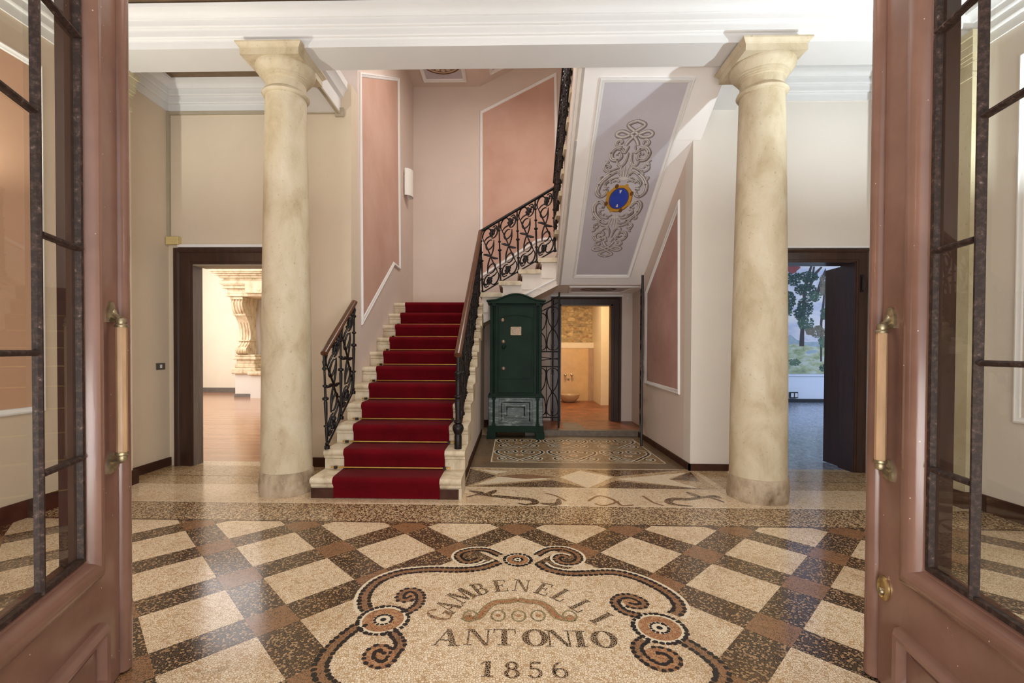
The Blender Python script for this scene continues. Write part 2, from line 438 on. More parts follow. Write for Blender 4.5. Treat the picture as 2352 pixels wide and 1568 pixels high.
for i in range(-6, 10):
    for j in range(-12, 4):
        for (ox, oy) in ((0, 0), (hx, hy)):
            cx, cy = .807+2*hx*i+ox, 2.925+2*hy*j+oy
            if abs(cx) > 4.2 or cy > 4 or cy < -1: continue
            sq = [(cx-hd, cy), (cx, cy-hd*1.03), (cx+hd, cy), (cx, cy+hd*1.03)]
            sq = clipY(sq, YG)
            if len(sq) > 2: ck.face([(max(LW, min(RW, a)), b, .0006) for a, b in sq], 1)
            bx = cx+hx; hb = .131
            sq = clipY([(bx-hb, cy), (bx, cy-hb*1.03), (bx+hb, cy), (bx, cy+hb*1.03)], YG)
            if len(sq) > 2: ck.face([(max(LW, min(RW, a)), b, .0006) for a, b in sq], 2)
ck.build('checker_inlay', ['tess_dark', 'tess_cream', 'tess_brown'], FL, 'flat2d')

# cross bands beyond the checker
bd = MB()
def rect(mb, x0, x1, y0, y1, z, m): mb.face([(x0, y0, z), (x1, y0, z), (x1, y1, z), (x0, y1, z)], m)
rect(bd, LA, RA, YG, YG+.028, .0004, 1)
rect(bd, LA, RA, YG+.028, 3.80, .0004, 2)
rect(bd, LA, RA, 3.80, 3.815, .0006, 3)
rect(bd, LA, RA, 3.815, 4.295, .0004, 5)
rect(bd, LA, RA, 4.295, 4.31, .0006, 3)
rect(bd, LA, -1.75, 4.31, YB, .0004, 6); rect(bd, 1.95, RA, 4.31, YB, .0004, 6)
rect(bd, LA, -1.75, 4.60, 4.612, .0006, 1); rect(bd, 1.95, RA, 4.60, 4.612, .0006, 1)
rect(bd, XS, XR, 4.31, 5.02, .0004, 4)
rect(bd, XS, XR, 5.02, 5.035, .0006, 3)
# diamonds and dark triangles
def W(x, y): p = onz(x, y); return (p.x, p.y)
def wz(l, z): return [(a, b, z) for a, b in l]
def ZF(x0, y0, f, pts): return [W(x0+a/f, y0+b/f) for a, b in pts]
T4 = lambda pts: ZF(1000, 960, 3.36, pts)
for pts, m in (([(270, 390), (470, 445), (225, 530)], 1), ([(960, 455), (1110, 405), (1370, 455), (1180, 540)], 3), ([(330, 395), (560, 410), (470, 430)], 3),
               ([(1150, 400), (1900, 400), (1390, 450)], 1), ([(1390, 470), (1940, 420), (1800, 470), (2040, 545)], 3), ([(1240, 540), (1390, 485), (2120, 550)], 1),
               ([(300, 525), (900, 480), (1160, 535)], 1), ([(300, 515), (480, 455), (640, 440), (900, 470)], 3), ([(1810, 475), (1970, 415), (2040, 490)], 1),
               ([(480, 450), (660, 430), (940, 455), (700, 470)], 0)):
    bd.face(wz(T4(pts), .0008), m)
bd.build('border_inlay', ['tess_brown', 'tess_dark', 'tess_mix', 'tess_white', 'tess_mid', 'tess_cream', 'tess_mid'], FL, 'flat2d')

# ribbons and rows of stones laid along a curve
def ribbon(mb, path, w, z, m=0, shift=0.0):
    P = [Vector((p[0], p[1])) for p in path]; n = len(P); L = []; R = []
    for i in range(n):
        d = (P[min(i+1, n-1)]-P[max(i-1, 0)]); d = d.normalized() if d.length > 1e-9 else Vector((1, 0)); nn = Vector((-d.y, d.x))
        ww = w[i] if isinstance(w, list) else w
        L.append(P[i]+nn*(shift+ww/2)); R.append(P[i]+nn*(shift-ww/2))
    for i in range(n-1):
        mb.face([(R[i].x, R[i].y, z), (R[i+1].x, R[i+1].y, z), (L[i+1].x, L[i+1].y, z), (L[i].x, L[i].y, z)], m)
def stones(mb, path, size, z, m=0, shift=0.0, gap=.75):
    P = [Vector((p[0], p[1])) for p in path]; acc = 0; nxt = 0
    for a, b in zip(P, P[1:]):
        d = b-a; l = d.length
        if l < 1e-9: continue
        u = d/l; nn = Vector((-u.y, u.x))
        while nxt < acc+l:
            c = a+u*(nxt-acc)+nn*shift; s1 = size*random.uniform(.38, .58); s2 = size*random.uniform(.34, .46)
            k = random.choice((4, 5, 5, 6)); r0 = random.uniform(-.4, .4); poly = []
            for q in range(k):
                t = 2*PI*q/k+PI/k+r0+random.uniform(-.25, .25)
                pt = c+u*s1*math.cos(t)*1.25+nn*s2*math.sin(t)*1.25; poly.append((pt.x, pt.y, z))
            mb.face(poly, m); nxt += size*random.uniform(gap+.2, gap+.45)
        acc += l
def ringpath(c, r, n=40, ry=None): return [(c[0]+r*math.cos(2*PI*i/n), c[1]+(ry or r)*math.sin(2*PI*i/n)) for i in range(n+1)]
def disc(mb, c, r, z, m, n=32): mb.face([(c[0]+r*math.cos(2*PI*i/n), c[1]+r*math.sin(2*PI*i/n), z) for i in range(n)], m)
ZL = lambda pts: ZF(650, 1160, 3.843, pts)
ZR = lambda pts: ZF(1150, 1160, 3.843, pts)
L1 = ZL([(1900, 505), (1750, 555), (1550, 572), (1350, 568), (1150, 580), (1000, 605), (850, 665), (760, 740), (718, 820), (722, 890), (745, 925)])
R1 = ZR([(345, 520), (430, 570), (600, 602), (800, 598), (1000, 595), (1180, 635), (1350, 705), (1490, 790), (1565, 870), (1572, 930), (1525, 965)])
L4 = ZL([(690, 1050), (600, 1110), (500, 1190), (420, 1270), (365, 1345), (330, 1430), (345, 1520), (420, 1600), (560, 1700)])
R4 = ZR([(1600, 1190), (1750, 1280), (1860, 1360), (1930, 1430), (1960, 1500), (1945, 1568), (1850, 1690)])
cL, cR, cT = ZL([(885, 1012)])[0], ZR([(1402, 1085)])[0], ZL([(2072, 482)])[0]
CR = .118
sm = lambda p, k=6: [(v.x, v.y) for v in catmull([Vector((a, b, 0)) for a, b in p], k)]
L1, R1, L4, R4 = sm(L1), sm(R1), sm(L4), sm(R4)
ca = MB()
outline = L1[::-1]+R1+[(cR[0]+.09, cR[1])]+R4+L4[::-1]+[(cL[0]-.09, cL[1])]
ca.face(wz(outline, .0009), 0)
for p in (L1, R1, L4, R4):
    ribbon(ca, p, .062, .0012, 1)
ribbon(ca, L1, .018, .0011, 4, -.042); ribbon(ca, R1, .018, .0011, 4, .042)
L2 = sm(ZL([(1075, 955), (1180, 895), (1215, 830), (1195, 770), (1125, 748), (1055, 775), (1035, 825), (1090, 838), (1150, 815)]))
L3 = sm(ZL([(955, 1110), (1015, 1175), (1035, 1240), (990, 1300), (930, 1385), (850, 1410), (765, 1370), (770, 1300), (850, 1255), (930, 1290)]))
R2 = sm(ZR([(1215, 975), (1100, 945), (1030, 895), (1010, 845), (1060, 808), (1150, 805), (1240, 842), (1262, 880), (1200, 896), (1110, 875)]))
R3 = sm(ZR([(1260, 1190), (1205, 1240), (1225, 1310), (1300, 1380), (1420, 1435), (1530, 1410), (1540, 1350), (1450, 1290), (1340, 1280)]))
TR = sm(ZR([(325, 440), (420, 392), (550, 385), (660, 425), (690, 475), (640, 512), (540, 508), (495, 470), (535, 445), (590, 460)]))
TLc = sm(ZL([(1905, 440), (1810, 400), (1690, 392), (1580, 415), (1545, 455), (1600, 500), (1690, 495), (1740, 470)]))
for p, w in ((L2, .045), (L3, .05), (R2, .05), (R3, .055), (TR, .05), (TLc, .05)): ribbon(ca, p, w, .0012, 1)
for p in (TR, TLc): ribbon(ca, p, .016, .0014, 4, .034 if p is TR else -.034)
disc(ca, ZL([(850, 1335)])[0], .062, .0013, 2); disc(ca, ZR([(1410, 1352)])[0], .07, .0013, 2)
disc(ca, ZL([(1115, 800)])[0], .03, .0013, 2); disc(ca, ZR([(1160, 855)])[0], .045, .0013, 2)
for c, r in ((cL, CR), (cR, CR), (cT, .082)):
    disc(ca, c, r, .0014, 4); disc(ca, c, r*.80, .0016, 2); disc(ca, c, r*.40, .0018, 4)
    stones(ca, ringpath(c, r*.98), .026, .0019, 3); stones(ca, ringpath(c, r*.34, 24), .018, .002, 3); disc(ca, c, r*.12, .002, 3)
for p in (L1, R1, L4, R4):
    stones(ca, p, .027, .0016, 3, .024); stones(ca, p, .027, .0016, 3, -.024)
for p in (L2, L3, R2, R3, TR, TLc):
    stones(ca, p, .023, .0016, 3, .019); stones(ca, p, .023, .0016, 3, -.019)
# small coloured scroll in the middle
X0 = (cL[0]+cR[0])/2
gl = sm(ZL([(1590, 985), (1640, 1003), (1730, 985), (1800, 905), (1880, 858), (1990, 850), (2075, 835)]))
gr = sm(ZR([(648, 985), (600, 1005), (500, 985), (420, 905), (340, 860), (240, 850), (155, 835)]))
for p in (gl, gr):
    ribbon(ca, p, .030, .0012, 2); ribbon(ca, p, .008, .0014, 5, .018); ribbon(ca, p, .008, .0014, 5, -.018)
for c in ZL([(1650, 980), (1900, 975), (2080, 978)])+ZR([(330, 975), (610, 980)]):
    ribbon(ca, ringpath(c, .032, 24, .045), .010, .0014, 5); disc(ca, c, .012, .0014, 2, 14)
ca.build('cartouche_inlay', ['tess_cream', 'tess_brown', 'tess_red', 'stone_black', 'stone_white', 'tess_green'], FL, 'flat2d')

# lettering
def arc(cx, cy, rx, ry, tx, ty, a0, a1, n=18):
    out = []
    for i in range(n):
        q = []
        for j in (i, i+1):
            t = math.radians(a0+(a1-a0)*j/n); q.append(((cx+rx*math.cos(t), cy+ry*math.sin(t)), (cx+(rx-tx)*math.cos(t), cy+(ry-ty)*math.sin(t))))
        out.append([q[0][0], q[1][0], q[1][1], q[0][1]])
    return out
def bar(x0, y0, x1, y1): return [[(x0, y0), (x1, y0), (x1, y1), (x0, y1)]]
def quad(*p): return [list(p)]
G = {
 'A': quad((0, 0), (.08, 0), (.46, 1), (.40, 1))+quad((.62, 0), (.88, 0), (.56, 1), (.36, 1))+bar(.2, .3, .7, .37)+bar(-.08, 0, .2, .05)+bar(.55, 0, 1, .05),
 'M': bar(.05, 0, .13, 1)+bar(.72, 0, .95, 1)+quad((.05, 1), (.27, 1), (.55, .15), (.45, .05))+quad((.72, 1), (.8, 1), (.53, .05), (.45, .05))+bar(-.06, 0, .24, .05)+bar(.62, 0, 1.05, .05)+bar(-.06, .95, .2, 1),
 'B': bar(.08, 0, .32, 1)+arc(.38, .74, .38, .26, .2, .06, -90, 90)+arc(.38, .27, .46, .27, .22, .06, -90, 90)+bar(0, 0, .42, .06)+bar(0, .94, .42, 1)+bar(.3, .47, .45, .54),
 'E': bar(.1, 0, .36, 1)+bar(0, 0, .85, .07)+bar(0, .93, .82, 1)+bar(.3, .47, .62, .54)+bar(.78, 0, .85, .26)+bar(.75, .76, .82, 1)+bar(.56, .38, .62, .62),
 'N': bar(.08, 0, .15, 1)+bar(.82, 0, .89, 1)+quad((.08, 1), (.3, 1), (.89, 0), (.74, 0))+bar(-.04, 0, .27, .05)+bar(.7, .95, 1, 1)+bar(-.04, .95, .2, 1),
 'L': bar(.1, 0, .36, 1)+bar(0, 0, .8, .07)+bar(0, .94, .46, 1)+bar(.73, 0, .8, .3),
 'I': bar(.3, 0, .6, 1)+bar(.18, 0, .72, .07)+bar(.18, .93, .72, 1),
 'T': bar(.36, 0, .62, 1)+bar(.2, 0, .78, .06)+bar(0, .93, .98, 1)+quad((0, .93), (.07, .93), (.03, .72), (-.02, .72))+quad((.91, .93), (.98, .93), (1, .72), (.95, .72)),
 'O': arc(.5, .5, .5, .52, .27, .06, 0, 360, 32),
 'G': arc(.5, .5, .5, .52, .24, .06, 35, 330, 26)+bar(.62, .38, 1.02, .45)+bar(.74, .05, .96, .42),
 '1': bar(.3, 0, .6, 1)+bar(.15, 0, .75, .07)+quad((.3, 1), (.3, .86), (.1, .78), (.1, .86)),
 '8': arc(.5, .74, .36, .26, .2, .07, 0, 360, 26)+arc(.5, .26, .42, .28, .22, .07, 0, 360, 26),
 '5': bar(.2, .52, .3, 1)+bar(.2, .88, .78, 1)+arc(.42, .3, .42, .31, .2, .07, -150, 110, 22),
 '6': arc(.48, .3, .42, .3, .2, .07, 0, 360, 26)+arc(.62, .42, .56, .58, .2, .07, 95, 190, 14),
}
le = MB()
def put(ch, c, w, h, rot=0.0, m=0, z=.0016):
    for poly in G[ch]:
        q = []
        for a, b in poly:
            x, y = (a-.5)*w, (b-.5)*h
            q.append((c[0]+x*math.cos(rot)-y*math.sin(rot), c[1]+x*math.sin(rot)+y*math.cos(rot), z))
        le.face(q, m)
arcpts = ZL([(1380, 965), (1460, 890), (1580, 797), (1745, 738), (1925, 712), (2110, 710)])+ZR([(388, 742), (552, 800), (725, 895), (897, 1000)])
for i, ch in enumerate('GAMBENELLI'):
    a = arcpts[max(i-1, 0)]; b = arcpts[min(i+1, 9)]
    rot = math.atan2(b[1]-a[1], b[0]-a[0])
    put(ch, arcpts[i], .085 if ch not in 'M' else .11, .125, rot, 1 if i == 0 else 0)
for ch, (x, y) in zip('ANTONIO', [(1030, 1464), (1099, 1463), (1159, 1463), (1229, 1464.5), (1285, 1466), (1335, 1467), (1387, 1468)]):
    put(ch, W(x, y), .115 if ch in 'AON' else .1, .118, 0)
for ch, (x, y) in zip('1856', [(1122, 1536), (1176, 1538), (1231, 1538.5), (1287, 1538.5)]):
    put(ch, W(x, y), .075, .095, 0)
mosaic('tess_letter', [(30, 27, 27), (44, 38, 36), (26, 24, 26)], (196, 164, 124), 92, .10, stain_amt=.15)
mosaic('tess_letter_worn', [(90, 70, 54), (64, 52, 44), (150, 118, 84)], (176, 140, 100), 75, .09, stain_amt=.4)
le.build('lettering_inlay', ['tess_letter', 'tess_letter_worn'], FL, 'flat2d')

# black scrolls in the cream band and the heart pattern under the stairs
sc = MB()
for pts in ([(240, 610), (330, 590), (440, 600), (600, 615), (740, 630), (770, 655), (700, 668), (640, 655)], [(260, 560), (340, 575), (390, 590)], [(470, 555), (420, 580), (380, 590)],
            [(810, 655), (880, 665), (945, 660), (950, 620)], [(1985, 680), (1870, 670), (1800, 650), (1830, 625), (1960, 625), (2100, 610), (2230, 650)], [(1940, 570), (2000, 595), (2050, 615)], [(2090, 605), (2160, 605), (2200, 620)]):
    p = sm(T4(pts)); n = len(p)
    ribbon(sc, p, [.02+.05*math.sin(PI*i/(n-1)) for i in range(n)], .0008, 0)
for pts in ([(1180, 640), (1260, 600), (1350, 620), (1390, 650), (1300, 675), (1230, 660)], [(1400, 640), (1440, 675), (1530, 670)], [(850, 580), (930, 600), (1010, 640)], [(1600, 600), (1680, 650), (1760, 675)]):
    ribbon(sc, sm(T4(pts)), .025, .0008, 1)
rect(sc, XS, XR, 5.035, 7.0, .0004, 2)
q = [T4([(415, 348)])[0], T4([(1805, 370)])[0], T4([(1560, 165)])[0], T4([(443, 182)])[0]]
x0, x1, y0, y1 = -.23, 1.73, 5.30, 6.80
rect(sc, x0, x1, y0, y1, .0006, 3)
for a, b in (((x0, y0), (x1, y0)), ((x1, y0), (x1, y1)), ((x1, y1), (x0, y1)), ((x0, y1), (x0, y0))): ribbon(sc, [a, b], .014, .001, 4)
def spiral(c, r0, r1, a0, a1, n=22): return [(c[0]+(r0+(r1-r0)*i/n)*math.cos(math.radians(a0+(a1-a0)*i/n)), c[1]+(r0+(r1-r0)*i/n)*math.sin(math.radians(a0+(a1-a0)*i/n))) for i in range(n+1)]
nx = 3; cw = (x1-x0)/nx
for row, sgn in ((0, 1), (1, 1)):
    yb = y0+.07+row*.74
    for i in range(nx):
        cx = x0+cw*(i+.5)
        for s in (-1, 1):
            heart = sm([(cx, yb+.02), (cx+s*.14, yb+.20), (cx+s*.27, yb+.40), (cx+s*.27, yb+.55), (cx+s*.15, yb+.62), (cx+s*.05, yb+.54), (cx+s*.07, yb+.44), (cx+s*.15, yb+.43), (cx+s*.16, yb+.5)])
            ribbon(sc, heart, .034, .0009, 5); ribbon(sc, heart, .016, .0011, 4, .023); ribbon(sc, heart, .016, .0011, 4, -.023)
            vol = sm([(cx+s*.02, yb+.02), (cx+s*.12, yb+.0), (cx+s*.22, yb+.06), (cx+s*.24, yb+.15), (cx+s*.17, yb+.18), (cx+s*.14, yb+.11)])
            ribbon(sc, vol, .028, .0009, 5); ribbon(sc, vol, .014, .0011, 4, .02); ribbon(sc, vol, .014, .0011, 4, -.02)
            disc(sc, (cx+s*.18, yb+.11), .03, .0012, 4, 14); disc(sc, (cx+s*.18, yb+.11), .016, .0013, 5, 12)
        disc(sc, (cx, yb+.30), .05, .0010, 4, 18); disc(sc, (cx, yb+.30), .035, .0011, 6, 18)
sc.build('scroll_inlay', ['tess_dark', 'tess_brown', 'tess_border', 'tess_carpet', 'stone_white', 'stone_black', 'tess_red'], FL, 'flat2d')

# other floors
f2 = MB(); f2.box(-10.2, -1.95, 5.21, 14.2, -.1, 0); struct(f2.build('floor_fireplace_room', 'parquet'), 'polished parquet floor of the fireplace room')
f2 = MB(); f2.box(2.3, 12.2, 5.1, 12.4, -.1, 0); struct(f2.build('floor_mural_room', 'tess_blue'), 'bluish stone floor of the mural room')
f2 = MB(); f2.box(.2, 2.1, 7.12, 8.2, 0, .08); f2.box(-.5, 3.2, 8.2, 11.6, -.02, .08)
fb = struct(f2.build('floor_washroom', 'terracotta'), 'terracotta brick floor leading into the washroom')
f2 = MB(); f2.box(.2, 2.1, 7.0, 7.12, 0, .081); f2.build('threshold_stone', 'threshold', fb)
f2 = MB(); f2.face([(.82, 7.14, .0815), (1.12, 7.14, .0815), (1.08, 7.75, .0815), (.82, 7.75, .0815)]); f2.build('stone_slab', 'threshold', fb, 'flat2d')

# ------------------------------------------------------------------ walls and ceilings
def S(mb, name, mat, label=None, sm_=None): return struct(mb.build(name, mat, None, sm_), label)
m = MB(); m.box(LA-.2, LW, -1.5, 4.25, 0, HC); m.box(LA-.2, LA, 4.25, 5.2, 0, HC); S(m, 'wall_left', 'cream_wall', 'cream plaster wall on the left of the hall')
m = MB(); m.box(RW, RA+.2, -1.5, 3.75, 0, HC); m.box(RA, RA+.2, 3.75, 5.2, 0, HC+.08); S(m, 'wall_right', 'pale_wall', 'pale plaster wall on the right of the hall')
m = MB(); DL0, DL1, DLZ = -3.44, -2.45, 2.172
m.box(LA, DL0-.06, YB, YB+.2, 0, HC); m.box(DL1, XL, YB, YB+.2, 0, HC); m.box(DL0-.06, DL1, YB, YB+.2, DLZ, HC)
S(m, 'wall_back_left', 'cream_wall', 'cream back wall around the left doorway')
m = MB(); DR0, DR1, DRZ = 2.80, 3.575, 2.20
m.box(XR, DR0, YB, YB+.2, 0, HC+.08); m.box(DR1, RA, YB, YB+.2, 0, HC+.08); m.box(DR0, DR1, YB, YB+.2, DRZ, HC+.08)
S(m, 'wall_back_right', 'pale_wall', 'pale back wall around the right doorway')
m = MB(); m.box(XL-.2, XL, YB+.2, 8.15, 0, 7.2); S(m, 'wall_stair_left', 'stair_wall', 'pinkish plaster wall left of the stair flight')
m = MB(); m.box(XR, XR+.2, YB+.2, 7.0, 0, 7.2); m.box(2.03, 2.23, 7.0, 8.0, 0, 2.4); m.box(XR, XR+.2, 7.0, 8.15, 2.27, 7.2)
S(m, 'wall_stair_right', 'stair_wall', 'plaster wall right of the passage under the stairs')
m = MB(); m.box(XL-.2, XR+.2, 8.15, 8.3, 1.6, 7.3) if False else m.box(XL-.2, .28, 8.15, 8.3, 1.6, 7.3); m.box(.28, XR+.2, 8.15, 8.3, 2.2, 7.3)
BX0, BX1, BZ = .80, 1.70, 2.05
m.box(.3, BX0, 8.0, 8.15, 0, 2.24); m.box(BX1, 2.23, 8.0, 8.15, 0, 2.24); m.box(BX0, BX1, 8.0, 8.15, BZ, 2.24); m.box(XS-.3, .3, 7.75, 7.9, 0, 1.95)
S(m, 'wall_stair_back', 'stair_wall', 'pinkish back wall of the stair well')
m = MB(); m.box(LA-.2, RA+.2, -1.5, 4.0, HC, HC+.1); m.box(LA-.2, -2.2, 4.2, YB+.1, HC, HC+.1); m.box(2.3, RA+.2, 4.2, YB+.1, HC+.06, HC+.16); m.box(2.2, RA+.2, 4.2, 4.24, HC, HC+.1)
S(m, 'ceiling', 'ceiling_wood', 'dark wooden ceiling of the hall')
m = MB(); m.box(XL, XR+.2, 4.0, 4.25, HC, 7.2); S(m, 'wall_stair_front', 'stair_wall')
m = MB(); m.box(XL-.2, -.57, 4.0, 8.3, 5.81, 5.9)
zz = 5.81+.506*2.6
m.prism([(-.57, 4.0, 5.81), (2.1, 4.0, zz), (2.1, 4.0, zz+.1), (-.57, 4.0, 5.91)], [(-.57, 8.3, 5.81), (2.1, 8.3, zz), (2.1, 8.3, zz+.1), (-.57, 8.3, 5.91)])
S(m, 'ceiling_stair', 'stair_wall', 'plaster ceiling above the stair landing')
# main beam, two short depth beams and the cornices share one stepped profile
BP = [(0, 0), (0, .074), (.020, .077), (.026, .086), (.026, .144), (.046, .147), (.052, .157), (.052, .206), (.068, .209), (.074, .221), (.084, .234), (.106, .247), (.138, .255), (.143, .28)]
def beam():
    e = sempty('trim_1', (0, 4.09, 3.81), 'white stepped beam carried by the two columns')
    z0 = 3.785
    m = MB(); y0, y1 = 3.93, 4.25
    prof = [(y0-a, z0+b) for a, b in BP]+[(4.0, HC+.02), (y1+.02, HC+.02), (y1+.02, z0+.12), (y1, z0+.11), (y1, z0)]
    m.ext(prof, 'x', LA, RA); m.build('cross_beam', 'white_beam', e, 25)
    for s, xa, xb in ((-1, -2.2, -1.84), (1, 1.98, 2.32)):
        m = MB(); inner = xb if s < 0 else xa; outer = xa if s < 0 else xb
        pf = [(inner, z0), (inner, z0+.15), (inner-s*.03, z0+.17), (inner-s*.05, z0+.22), (inner-s*.075, z0+.25), (inner-s*.075, HC+.02), (outer, HC+.02), (outer, z0)]
        m.ext(pf, 'y', 4.24, YB); m.build('depth_beam', 'white_beam', e, 25)
beam()
def cornice(name, path, z0, label):
    """stepped cornice along an axis aligned polyline, moulded side to the left of travel"""
    m = MB(); L = []
    n = len(path)
    for i, p in enumerate(path):
        p = Vector(p)
        d1 = (p-Vector(path[i-1])).normalized() if i else None
        d2 = (Vector(path[i+1])-p).normalized() if i < n-1 else None
        d1 = d1 or d2; d2 = d2 or d1
        n1 = Vector((-d1.y, d1.x)); n2 = Vector((-d2.y, d2.x)); mm = (n1+n2)/(1+n1.dot(n2))
        L.append([(p.x+mm.x*(a+.012), p.y+mm.y*(a+.012), z0+b) for a, b in [(-.012, 0)]+BP+[(-.012, .285)]])
    m.loops(L, 0, False); return S(m, name, 'white_beam', label, 25)
cornice('trim_2', [(-2.2, YB), (LA, YB), (LA, 4.3)], 3.81, 'white stepped cornice above the left doorway')
cornice('trim_3', [(RA, 4.3), (RA, YB), (2.32, YB)], 3.87, 'white stepped cornice above the right doorway')
cornice('trim_4', [(LW, 3.95), (LW, -1.0)], 3.65, 'white cornice along the left hall wall')
cornice('trim_5', [(RW, -1.0), (RW, 3.95)], 3.69, 'white cornice along the right hall wall')
# skirtings
def skirt(name, boxes, label, mat='skirting'):
    m = MB()
    for b in boxes: m.box(*b)
    return S(m, name, mat, label)
skirt('baseboard_left', [(LA, LA+.02, 4.31, YB, 0, .09), (LW, LW+.02, -1, 3.78, 0, .13)], 'dark skirting along the left wall')
skirt('baseboard_right', [(RW-.02, RW, -1, 3.86, 0, .13)], 'dark skirting along the right wall')
skirt('baseboard_stair', [(XR-.02, XR, YB-.02, 7.0, 0, .07), (XR-.02, 2.6, YB-.02, YB, 0, .07), (-2.2, XL, YB-.02, YB, 0, .1), (XS-.05, .3, 7.73, 7.75, 0, .12)], 'dark skirting right of the stair passage')

# wall panels
panel('trim_6', [onx(825, 165, XL+.001), onx(830, 746, XL+.001), onx(904, 609, XL+.001), onx(918, 620, XL+.001), onx(915, 178, XL+.001)], (1, 0, 0), 'pink_panel', 'tall pink panel in white moulding left of the red stairs')
panel('trim_7', [ony(1102, 256, 8.149), ony(1102, 640, 8.149), ony(1235, 556, 8.149), ony(1252, 552, 8.149), ony(1284, 552, 8.149), ony(1279, 165, 8.149)], (0, -1, 0), 'pink_panel', 'pink panel with slanting top behind the upper stair railing')
panel('trim_8', [onx(1562, 458, XR-.001), onx(1562, 906, XR-.001), onx(1483, 881, XR-.001), onx(1485, 670, XR-.001)], (-1, 0, 0), 'pink_panel_soft', 'brownish pink slanted panel on the wall right of the passage')
panel('trim_9', [(LW+.001, 3.545, 3.42), (LW+.001, 3.545, .77), (LW+.001, .6, .77), (LW+.001, .6, 3.42)], (1, 0, 0), 'hall_panel', 'terracotta panel in white moulding seen through the left glass')
panel('trim_10', [(RW-.001, 3.60, 3.46), (RW-.001, 3.60, .73), (RW-.001, .6, .73), (RW-.001, .6, 3.46)], (-1, 0, 0), 'pale_wall', 'pale panel in white moulding seen through the right glass')

# fireplace room, mural room, washroom shells
m = MB(); m.box(-10.3, -1.95, 13.8, 14.0, 0, 4.6); m.box(-10.4, -10.2, 5.2, 14.0, 0, 4.6); m.box(-1.95, -1.92, 5.22, 14.0, 0, 4.6); m.box(-10.3, LA-.2, 5.0, YB+.2, 0, 4.6)
S(m, 'wall_fireplace_room', 'room_cream', 'cream wall behind the stone fireplace')
m = MB(); m.box(-10.3, -1.92, 5.2, 14, 4.5, 4.6); S(m, 'ceiling_fireplace_room', 'white_beam')
skirt('baseboard_fireplace_room', [(-10.2, -7.1, 13.77, 13.8, 0, .14)], 'grey skirting in the fireplace room', 'grey_skirting')
m = MB(); m.box(2.2, 12.3, 12.0, 12.2, 0, 4.2); m.box(12.0, 12.2, 5.2, 12.2, 0, 4.2); m.box(2.2, 2.3, 5.22, 7.0, 0, 4.2); m.box(RA, 12.3, 5.0, YB+.2, 0, 4.2); m.box(3.3, 3.4, 7.0, 12.2, 0, 4.2)
S(m, 'wall_mural_room', 'room_white', 'white dado wall below the painted landscape')
m = MB(); m.box(2.2, 12.3, 5.2, 12.2, 4.1, 4.2); S(m, 'ceiling_mural_room', 'room_white')
skirt('baseboard_mural_room', [(3.4, 12.0, 11.97, 12.0, 0, .09)], 'black skirting below the mural', 'black_plastic')
m = MB(); m.box(3.4, 12, 11.965, 12, .66, .70); m.box(3.4, 12, 11.94, 12, 3.42, 3.6); S(m, 'trim_11', 'room_white', 'white dado moulding under the mural', None)
m = MB(); m.box(-.5, 3.2, 11.5, 11.6, 0, 2.9); m.box(-.55, -.45, 8.3, 11.6, 0, 2.75)
S(m, 'wall_washroom', 'rubble', 'rough rubble stone wall of the washroom')
m = MB(); m.box(1.95, 2.3, 10.36, 11.5, .08, 2.9); m.box(2.3, 2.4, 8.1, 11.5, .08, 2.9)
S(m, 'wall_washroom_right', 'ledge_cream', 'smooth cream wall right of the washroom')
m = MB(); m.box(-.5, 2.4, 8.3, 11.6, 2.8, 2.9); S(m, 'ceiling_washroom', 'ledge_cream')
e = sempty('trim_12', (1.2, 11.4, .08), 'marble slab wainscot with cream ledge in the washroom')
m = MB(); m.box(.2, 1.83, 11.3, 11.5, .08, 1.34); m.build('marble_slab', 'marble_panel', e)
m = MB(); m.box(1.83, 1.95, 11.28, 11.5, .08, 1.34); m.build('marble_edge', 'bar_wood', e)
m = MB(); m.box(.2, 1.95, 11.29, 11.5, 1.34, 1.47); m.build('ledge', 'ledge_cream', e)

